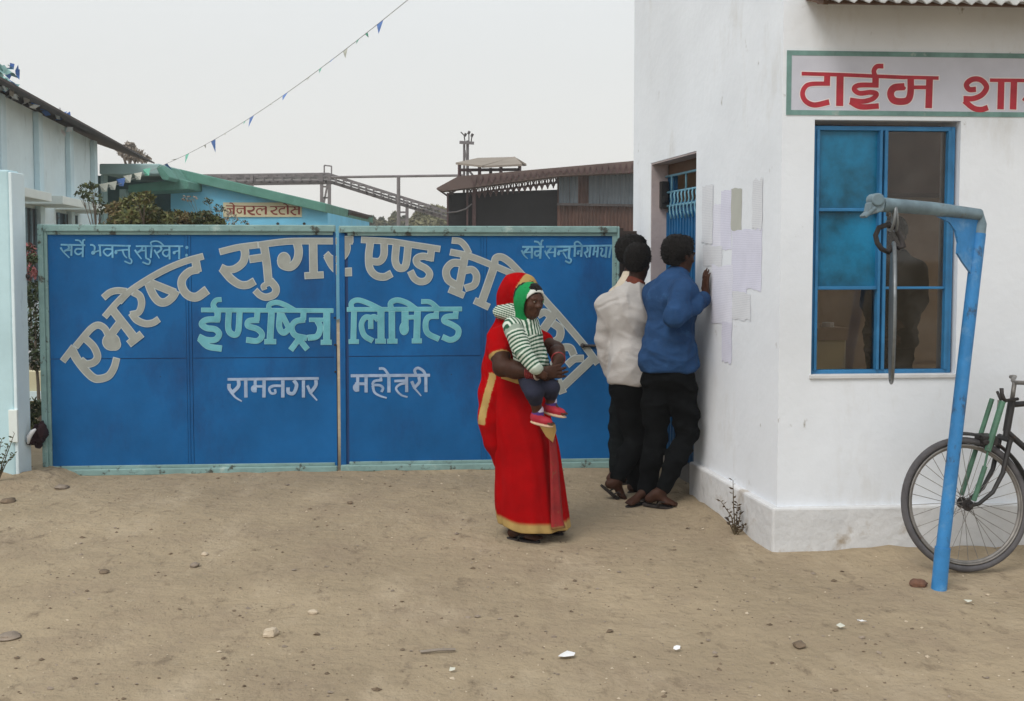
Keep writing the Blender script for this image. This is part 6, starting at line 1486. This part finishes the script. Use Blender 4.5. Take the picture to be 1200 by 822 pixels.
def sandal(ankle, toe, s, parent, up=(0, 0, 1), m='slipper'):
    r, f, u = frame(toe, up); a = V(ankle); b = MB(); n = 20; vs = []
    for z in (-.092, -.075):
        for k in range(n):
            t = 2*math.pi*k/n; y = math.cos(t); x = math.sin(t); vs.append(a+f*(.042+.115*y)*s+r*x*(.036+.010*y)*s+u*z*s)
    b.add(vs, [tuple(range(n-1, -1, -1)), tuple(range(n, 2*n))]+[(k, (k+1) % n, n+(k+1) % n, n+k) for k in range(n)]); o = b.build('sandal', M[m], parent, bevel=.004)
    b = MB(); tp = a+f*.115*s-u*.060*s
    for x in (-1, 1): b.tube([tp-u*.012*s, tp-f*.035*s+r*x*.024*s+u*.014*s, a+f*.035*s+r*x*.042*s-u*.045*s, a+f*.02*s+r*x*.042*s-u*.078*s], .0055*s, 6)
    b.build('strap', M[m], o, smooth=True); return o
sandal(ftR, V((.9, -.42, 0)), .92, wroot); sandal(ftL, V((.9, -.42, 0)), .92, wroot)

# ---------------------------------------------------------------- child on her arm
YK = 5.60
def Kp(px, py, dy=0.0): return P(px, py, YK+dy)
kroot = thing('person', Kp(640, 500), 'small child in a green hood, striped shirt and red shoes held by the woman', 'person')
fK = V((.62, -.78, -.12)).normalized(); kh = Kp(621.5, 353, .0)
B = SDF(); pk = add_head(B, kh, fK, V((.06, 0, 1)), .80)
knk = Kp(617, 378, .02); kch = Kp(616, 396, .03); khp = Kp(625, 433, .06)
B.cap(kh-V((.01, -.01, .06)), knk, .034, .037, .03); rK, fK2, uK = frame(V((.62, -.78, 0))); AK = (rK, fK2, uK)
B.ell(kch, (.088, .066, .095), AK, .04); B.ell(khp, (.08, .07, .08), AK, .04)
ksR, keR, kwR = Kp(603, 390, -.05), Kp(613, 413, -.10), Kp(628, 432, -.13); ksL, keL, kwL = Kp(622, 382, .12), Kp(600, 367, .20), Kp(586, 366, .22)
B.chain([ksR, keR, kwR], [.034, .029, .022], .02); add_hand(B, kwR, V((.55, -.15, -.5)), V((-.2, -.95, 0)), 1, .52, .7)
B.chain([ksL, keL, kwL], [.034, .028, .02], .02)
kkR, kaR = Kp(626, 461, -.09), Kp(630, 484, -.06); kkL, kaL = Kp(645, 455, -.05), Kp(645.5, 473, -.02)
B.chain([khp+rK*.04, kkR, kaR], [.055, .040, .025], .03); B.chain([khp-rK*.04, kkL, kaL], [.055, .040, .025], .03)
tK = V((.90, -.42, -.16))
add_foot(B, kaR+V((.002, 0, -.004)), tK, .62); add_foot(B, kaL+V((.002, 0, -.002)), tK, .62)
sdf_obj('body', B, .0045, M['skin_child'], kroot); eyes(pk, .80, kroot)
hair_cap(kh-fK*.016+V((0,0,-.004)), fK, (.06, 0, 1), .78, 'hair', kroot, bump=.003)
M['stripe'] = mat('striped_cotton', (1, 1, 1), .9, .10, 14, 0.1, 120, attr='col', spec=.1)
WHT = np.array([.60, .66, .58]); GRN = np.array([.030, .095, .055])
S = SDF(); S.ell(kch, (.100, .078, .100), AK, .04); S.ell(kch.lerp(khp, .5), (.095, .080, .08), AK, .04); S.ell(khp+V((-.004, 0, .03)), (.092, .084, .060), AK, .04)
S.cap(kch+V((0, 0, .06)), knk, .060, .046, .03); S.chain([ksR, keR, kwR], [.051, .043, .035], .016); S.chain([ksL, keL, kwL], [.050, .047, .040], .02)
S.plane(kwR+(kwR-keR).normalized()*.002 + V((0, 0, -.0)), V((.0, 0, -1)), .004) if False else None
S.ell(Kp(600, 381, -.02), (.045, .05, .045), AK, .03)
def st_col(v):
    d1, t1 = segdist(v, ksR, keR); d2, t2 = segdist(v, keR, kwR); arm = np.minimum(d1, d2) < .058
    along = np.where(d1 < d2, t1*(keR-ksR).length, (keR-ksR).length+t2*(kwR-keR).length)
    dl1, tl1 = segdist(v, ksL, keL); dl2, tl2 = segdist(v, keL, kwL); larm = (np.minimum(dl1, dl2) < .06) & (v[:, 0] < Kp(603, 0).x)
    per = .0205; s = np.sin(2*np.pi*(v[:, 2]+.012*np.sin(v[:, 0]*30))/per)
    q = (v-npv(kch))@npv(rK).astype(float); yoke = (v[:, 2] > Kp(0, 392).z) & ~arm
    s = np.where(yoke, np.sin(2*np.pi*q/.022), s); s = np.where(arm, np.sin(2*np.pi*along/per), s); s = np.where(larm, np.sin(2*np.pi*(v[:, 2]+.3*v[:, 0])/.0125), s)
    m = np.clip((s+.05)*2.5+.3, 0, 1)[:, None]; return WHT*(m)+GRN*(1-m)
sdf_obj('striped_shirt', S, .004, M['stripe'], kroot, fold=hash_fold(21, .004, (22, 22, 30)), color=st_col)
M['hood'] = mat('green_hood_knit', (1, 1, 1), .9, .12, 30, .25, 160, attr='col', spec=.1)
S = SDF(); r_, f_, u_ = frame(fK, V((.06, 0, 1))); A_ = (r_, f_, u_)
S.ell(kh-f_*.012+u_*.016, (.079, .088, .088), A_, .03); S.cap(kh-f_*.020-u_*.03, knk+V((-.012, .01, .0)), .066, .052, .04)
S.cap(kh+f_*.042-u_*.010, kh+f_*.18-u_*.010, .064, .082, .006, '-'); S.cap(kh+f_*.045-u_*.045, kh+f_*.18-u_*.06, .058, .078, .01, '-')
def hood_col(v):
    q = v-npv(kh); fwd = q@npv(f_).astype(float); up_ = q@npv(u_).astype(float); c = np.tile(np.array([.012, .235, .070]), (len(v), 1)); c[(fwd > .041) & (up_ > -.085)] = (.66, .68, .64); return c
sdf_obj('hood', S, .0045, M['hood'], kroot, color=hood_col)
M['navy'] = mat('dark_navy_cloth', (.010, .012, .030), .85, .3, 12, .15, 90)
S = SDF(); S.chain([khp+rK*.038, khp+rK*.03+V((.005, -.03, -.05)), kkR], [.066, .060, .050], .02); S.chain([khp-rK*.038, khp-rK*.035+V((.01, -.02, -.05)), kkL], [.066, .060, .048], .02); S.ell(khp-V((0, 0, .01)), (.088, .08, .055), AK, .03)
S.chain([kkR, kkR.lerp(kaR, .35)], [.049, .040], .012); S.chain([kkL, kkL.lerp(kaL, .35)], [.048, .038], .012); sdf_obj('trousers', S, .005, M['navy'], kroot, fold=hash_fold(31, .004, (20, 20, 20)))
M['shoe'] = mat('red_baby_shoe', (1, 1, 1), .7, .15, 20, attr='col')
for a_ in (kaR, kaL):
    r_s, f_s, u_s = frame(tK); As = (r_s, f_s, u_s); S = SDF(); c0 = a_-u_s*.026+f_s*.012
    S.ell(c0+f_s*.030-u_s*.008, (.031, .052, .024), As, .02); S.ell(c0-f_s*.016, (.029, .034, .032), As, .02); S.cap(c0-f_s*.008+u_s*.012, a_+u_s*.016, .033, .031, .015); S.ell(c0+f_s*.022-u_s*.030, (.036, .070, .010), As, .006); S.plane(c0-u_s*.040, -u_s, .003)
    def sh_col(v, c0=c0, u_s=u_s, a_=a_):
        z = (v-npv(c0))@npv(u_s).astype(float); c = np.tile(np.array([.36, .012, .03]), (len(v), 1)); c[z < -.021] = (.52, .36, .24); c[z > .020] = (.055, .02, .16); c[z > .037] = (.6, .55, .66); return c
    sdf_obj('shoe', S, .004, M['shoe'], kroot, color=sh_col)

# ---------------------------------------------------------------- men reading the notices
def man(label, y, Pm, joints, face, headc, up, shirt, trous, folds, sleeves=True, hs=1.0, feet=(), hem=None, hands=(), collar=None, torso_f=None, thick=1.0, untuck=0.0, hsm=.0065, extra_shirt=None):
    J = joints; root = thing('person', V((J['base'][0], J['base'][1], 0)), label, 'person')
    f = V(torso_f); r, f, u = frame(f); A = (r, f, V((0, 0, 1)))
    B = SDF(); p = add_head(B, headc, face, up, hs); B.cap(V(headc)-V((0, 0, .07)), J['neck'], .052, .060, .03)
    B.ell(J['chest'], (.165*thick, .105, .17), A, .05); B.ell(J['waist'], (.135*thick, .098, .13), A, .05); B.ell(J['pelvis'], (.155*thick, .115, .11), A, .05)
    for s_ in 'RL':
        B.chain([J['sh'+s_], V(J['sh'+s_]).lerp(J['el'+s_], .5), J['el'+s_]], [.055, .047, .040], .04); B.chain([J['el'+s_], V(J['el'+s_]).lerp(J['wr'+s_], .35), J['wr'+s_]], [.041, .041, .027], .03)
        hip, kn, an = V(J['hip'+s_]), V(J['kn'+s_]), V(J['an'+s_]); B.chain([hip, hip.lerp(kn, .5), kn], [.085, .072, .054], .04); B.chain([kn, kn.lerp(an, .3), an], [.054, .053, .036], .03)
    for w_, d_, n_, side, curl in hands: add_hand(B, w_, d_, n_, side, 1.0, curl)
    for a_, t_, up_ in feet: add_foot(B, a_, t_, .94, up_)
    sdf_obj('body', B, hsm, M['skin'], root); eyes(p, hs, root); hair_cap(V(headc)-V(face).normalized()*.010+V((0,0,.004)), face, up, hs*1.03, 'hair', root)
    for a_, t_, up_ in feet: sandal(a_, t_, 1.0, root, up_)
    S = SDF()
    for s_ in 'RL':
        hip, kn, an = V(J['hip'+s_]), V(J['kn'+s_]), V(J['an'+s_]); e_ = kn.lerp(an, .93)
        S.chain([hip, hip.lerp(kn, .5), kn], [.095, .081, .063], .03); S.chain([kn, kn.lerp(an, .4), e_], [.063, .060, .049], .03)
    S.ell(J['pelvis'], (.166*thick, .128, .11), A, .04); S.ell(V(J['pelvis'])+V((0, 0, .08)), (.150*thick, .115, .09), A, .04)
    sdf_obj('trousers', S, .0075, M[trous], root, fold=hash_fold(folds+3, .008, (12, 12, 22)))
    S = SDF(); S.ell(J['chest'], (.184*thick, .124, .18), A, .06); S.ell(J['waist'], (.174*thick, .132, .16), A, .06)
    S.cap(V(J['chest'])+V((0, 0, .12)), J['neck'], .085, .064, .05)
    hemz = hem; S.ell(V((J['pelvis'][0], J['pelvis'][1], hemz+.05)), (.192*thick, .152, .15), A, .05)
    for s_ in 'RL':
        sh, el, wr = V(J['sh'+s_]), V(J['el'+s_]), V(J['wr'+s_]); S.chain([sh, sh.lerp(el, .3)], [.072, .064], .04); S.chain([sh.lerp(el, .3), sh.lerp(el, .6), el], [.064, .060, .055], .014); S.chain([el, el.lerp(wr, .5), el.lerp(wr, .93)], [.057, .055, .047], .014)
        S.cap(V(J['neck'])+V((0, 0, -.03)), sh, .055, .062, .05)
    if extra_shirt: extra_shirt(S)
    low = [min(J['wrR'][2], J['wrL'][2])]
    if min(low) > hemz+.02: S.plane((0, 0, hemz), (0, 0, -1), .008)
    else:
        S.ell(V((J['pelvis'][0], J['pelvis'][1], hemz-.12)), (.21*thick, .18, .118), A, .01, '-')
    f1, f2 = hash_fold(folds, .0085, (17, 17, 8)), hash_fold(folds+1, .0125, (11, 11, 30))
    def ff(Wp):
        q_ = np.clip(1-np.abs(Wp[:, 2]-hemz-.12)/.22, 0, 1); ar = np.zeros(len(Wp))
        for s_ in 'RL': ar = np.maximum(ar, np.clip(1-np.linalg.norm(Wp-npv(J['el'+s_]), axis=1)/.16, 0, 1))
        return f1(Wp)+f2(Wp)*np.maximum(q_, ar)
    sdf_obj('shirt', S, .0055, M[shirt], root, fold=ff, sm=3)
    if collar:
        S = SDF(); nk = V(J['neck']); cu = (V(headc)-V((0, 0, .09))-nk).normalized()
        S.cap(nk-cu*.015, nk+cu*collar[0], .072, .062, .01); S.cap(nk+cu*(collar[0]-.03), nk+cu*(collar[0]+.1), .050, .056, .004, '-'); S.plane(nk+cu*(collar[0]+.004), cu, .004)
        sdf_obj('collar', S, .005, M[collar[1]], root)
    return root
M['shirt_grey'] = mat('pale_grey_shirt', (0.42, 0.40, 0.385), .88, .12, 5, .15, 120, spots=((.33, .29, .26), 3.5, .58, .75), spec=.15)
M['shirt_blue'] = mat('blue_shirt_cloth', (0.019, 0.055, 0.138), .95, .25, 6, .15, 120, spots=((.05, .14, .30), 2.6, .58, .74), spec=.15)
M['shirt_cream'] = mat('cream_shirt', (0.55, 0.48, 0.38), .88, .12, 5, .15, 120, spec=.15)
M['trouser_black'] = mat('black_trousers', (0.0055, 0.0062, 0.007), 1.0, .25, 6, .2, 120, spec=.04)
M['trouser_dark'] = mat('dark_grey_trousers', (0.008, 0.010, 0.011), 1.0, .25, 6, .2, 120, spec=.04)
M['scarf_red'] = mat('rust_red_neckcloth', (0.14, 0.032, 0.018), .9, .25, 12, .2, 90)
M['collar_blue'] = mat('blue_collar_cloth', (0.030, 0.10, 0.27), .85, .2, 6)
for k_ in ('shirt_grey', 'shirt_blue', 'shirt_cream'): creases(M[k_], 7.0, .8, .022)
for k_ in ('trouser_black', 'trouser_dark'): creases(M[k_], 9.0, .5, .02, (1, 1, 2.2))
# man in the pale grey shirt
Y2 = 6.78
def A2(px, py, dy=0.0): return P(px, py, Y2+dy)
grey_man = man('man in a pale grey shirt seen from behind, left of the man in blue', Y2, None, dict(
    base=A2(736, 590), neck=A2(742, 338, .02), chest=A2(737, 372, .0), waist=A2(738, 415, .0), pelvis=A2(739, 452, .0),
    shL=A2(714, 358, .03), elL=A2(708, 398, .06), wrL=A2(716, 436, .10), shR=A2(762, 358, .04), elR=A2(765, 400, .16), wrR=A2(766, 372, .34),
    hipL=A2(731, 458, .0), knL=A2(746, 517, .02), anL=A2(724, 562, -.10), hipR=A2(749, 458, .02), knR=A2(750, 516, .10), anR=A2(744, 572, .12)),
    V((.45, .88, -.1)), A2(748, 308, .03), (.08, .05, 1), 'shirt_grey', 'trouser_black', 41, hem=A2(0, 447).z, torso_f=(.35, .93, 0), thick=.80,
    feet=((A2(723, 565, -.10), V((.72, .15, -.62)), V((.62, 0, .75))), (V((A2(746, 0, .12).x, Y2+.12, .085)), V((.6, .75, 0)), (0, 0, 1))),
    hands=((A2(716.5, 438, .11), V((.1, .25, -1)), V((-.9, .3, 0)), -1, .4), (A2(766, 370, .34), V((.3, .4, .8)), V((-.3, -.8, .3)), 1, .4)), collar=(.062, 'scarf_red'))
# man in the blue shirt, hand on the wall
Y3 = 6.52
def A3(px, py, dy=0.0): return P(px, py, Y3+dy)
blue_man = man('man in a blue shirt reading the notices with one hand raised to the white wall', Y3, None, dict(
    base=A3(765, 600), neck=A3(794, 324, .04), chest=A3(787, 356, .02), waist=A3(783, 398, .0), pelvis=A3(783, 436, .0),
    shR=A3(802, 342, -.10), elR=A3(790, 371, -.22), wrR=A3(826, 350, -.05), shL=A3(766, 346, .16), elL=A3(764, 388, .26), wrL=A3(790, 372, .42),
    hipL=A3(769, 446, .04), knL=A3(768, 514, .08), anL=A3(757, 578, .05), hipR=A3(797, 446, -.02), knR=A3(806, 508, .02), anR=A3(776, 574, -.06)),
    V((.80, .42, -.1)), A3(797, 300, .05), (.06, .08, 1), 'shirt_blue', 'trouser_black', 57, hem=A3(0, 433).z, torso_f=(.62, .78, 0), thick=.93,
    feet=((V((A3(757, 0, .05).x, Y3+.03, .088)), V((-.1, -.2, 0)) + V((.9, .25, 0))*0 + V((-.55, -.35, 0)), (0, 0, 1)), (V((A3(772, 0, -.06).x, Y3-.06, .10)), V((.96, -.12, -.10)), (.1, 0, 1))),
    hands=((A3(827, 346, -.04), V((-.02, .02, 1)), V((-.95, -.3, .1)), -1, .25), (A3(790, 371, .43), V((.7, .5, .4)), V((-.4, .6, .6)), -1, .4)), collar=(.045, 'collar_blue'))
# third man, mostly hidden behind the other two
Y1 = 7.15
def A1(px, py, dy=0.0): return P(px, py, Y1+dy)
third_man = man('man in a cream collared shirt mostly hidden behind the man in grey', Y1, None, dict(
    base=A1(742, 575), neck=A1(738, 330, .02), chest=A1(739, 362, .0), waist=A1(740, 402, .0), pelvis=A1(741, 436, .0),
    shL=A1(724, 348, .08), elL=A1(730, 388, .16), wrL=A1(748, 400, .2), shR=A1(757, 350, -.05), elR=A1(762, 388, -.06), wrR=A1(768, 366, .05),
    hipL=A1(733, 444, .02), knL=A1(727, 502, .03), anL=A1(723, 555, .0), hipR=A1(749, 444, .0), knR=A1(750, 502, .03), anR=A1(748, 556, .0)),
    V((.85, .4, -.05)), A1(742, 298, .04), (.05, .05, 1), 'shirt_cream', 'trouser_dark', 71, hem=A1(0, 432).z, torso_f=(.75, .65, 0), thick=.86,
    feet=((V((A1(723, 0).x, Y1, .085)), V((.6, .2, 0)), (0, 0, 1)), (V((A1(748, 0).x, Y1, .085)), V((.6, .4, 0)), (0, 0, 1))),
    hands=((A1(748, 401, .2), V((.8, .3, .2)), V((-.2, .8, .5)), -1, .5), (A1(768, 365, .05), V((.5, .3, .8)), V((-.3, -.8, .3)), 1, .4)), collar=(.055, 'shirt_cream'), hsm=.0075)
# person standing inside the office behind the glass
Yi = 7.15
def Ai(px, py, dy=0.0): return P(px, py, Yi+dy)
M['shirt_dark'] = mat('dark_shirt', (0.006, 0.0065, 0.008), 1.0, .25, 6, .1, 90)
zf = .14
man('dark clothed person standing inside the gatehouse, seen through the dusty right window panes', Yi, None, dict(
    base=Ai(1045, 590), neck=Ai(1049, 301), chest=Ai(1049, 330), waist=Ai(1046, 372), pelvis=Ai(1042, 405),
    shR=Ai(1026, 318), elR=Ai(1020, 355), wrR=Ai(1030, 388, -.12), shL=Ai(1072, 318), elL=Ai(1076, 352), wrL=Ai(1060, 376, -.14),
    hipR=Ai(1032, 412), knR=Ai(1030, 472), anR=Ai(1030, 530), hipL=Ai(1052, 412), knL=Ai(1052, 472), anL=Ai(1052, 530)),
    V((-.35, -.9, -.1)), Ai(1048, 276, .0), (0, 0, 1), 'shirt_dark', 'trouser_dark', 83, hem=Ai(0, 404).z, torso_f=(-.25, -.95, 0), thick=.92,
    feet=((V((Ai(1030, 0).x, Yi, zf+.088)), V((-.3, -.9, 0)), (0, 0, 1)), (V((Ai(1052, 0).x, Yi, zf+.088)), V((.1, -.9, 0)), (0, 0, 1))),
    hands=((Ai(1030, 389, -.12), V((.6, -.5, -.3)), V((0, -.8, .5)), -1, .6), (Ai(1060, 377, -.14), V((-.7, -.4, -.2)), V((0, -.8, .5)), 1, .6)), hsm=.0085)
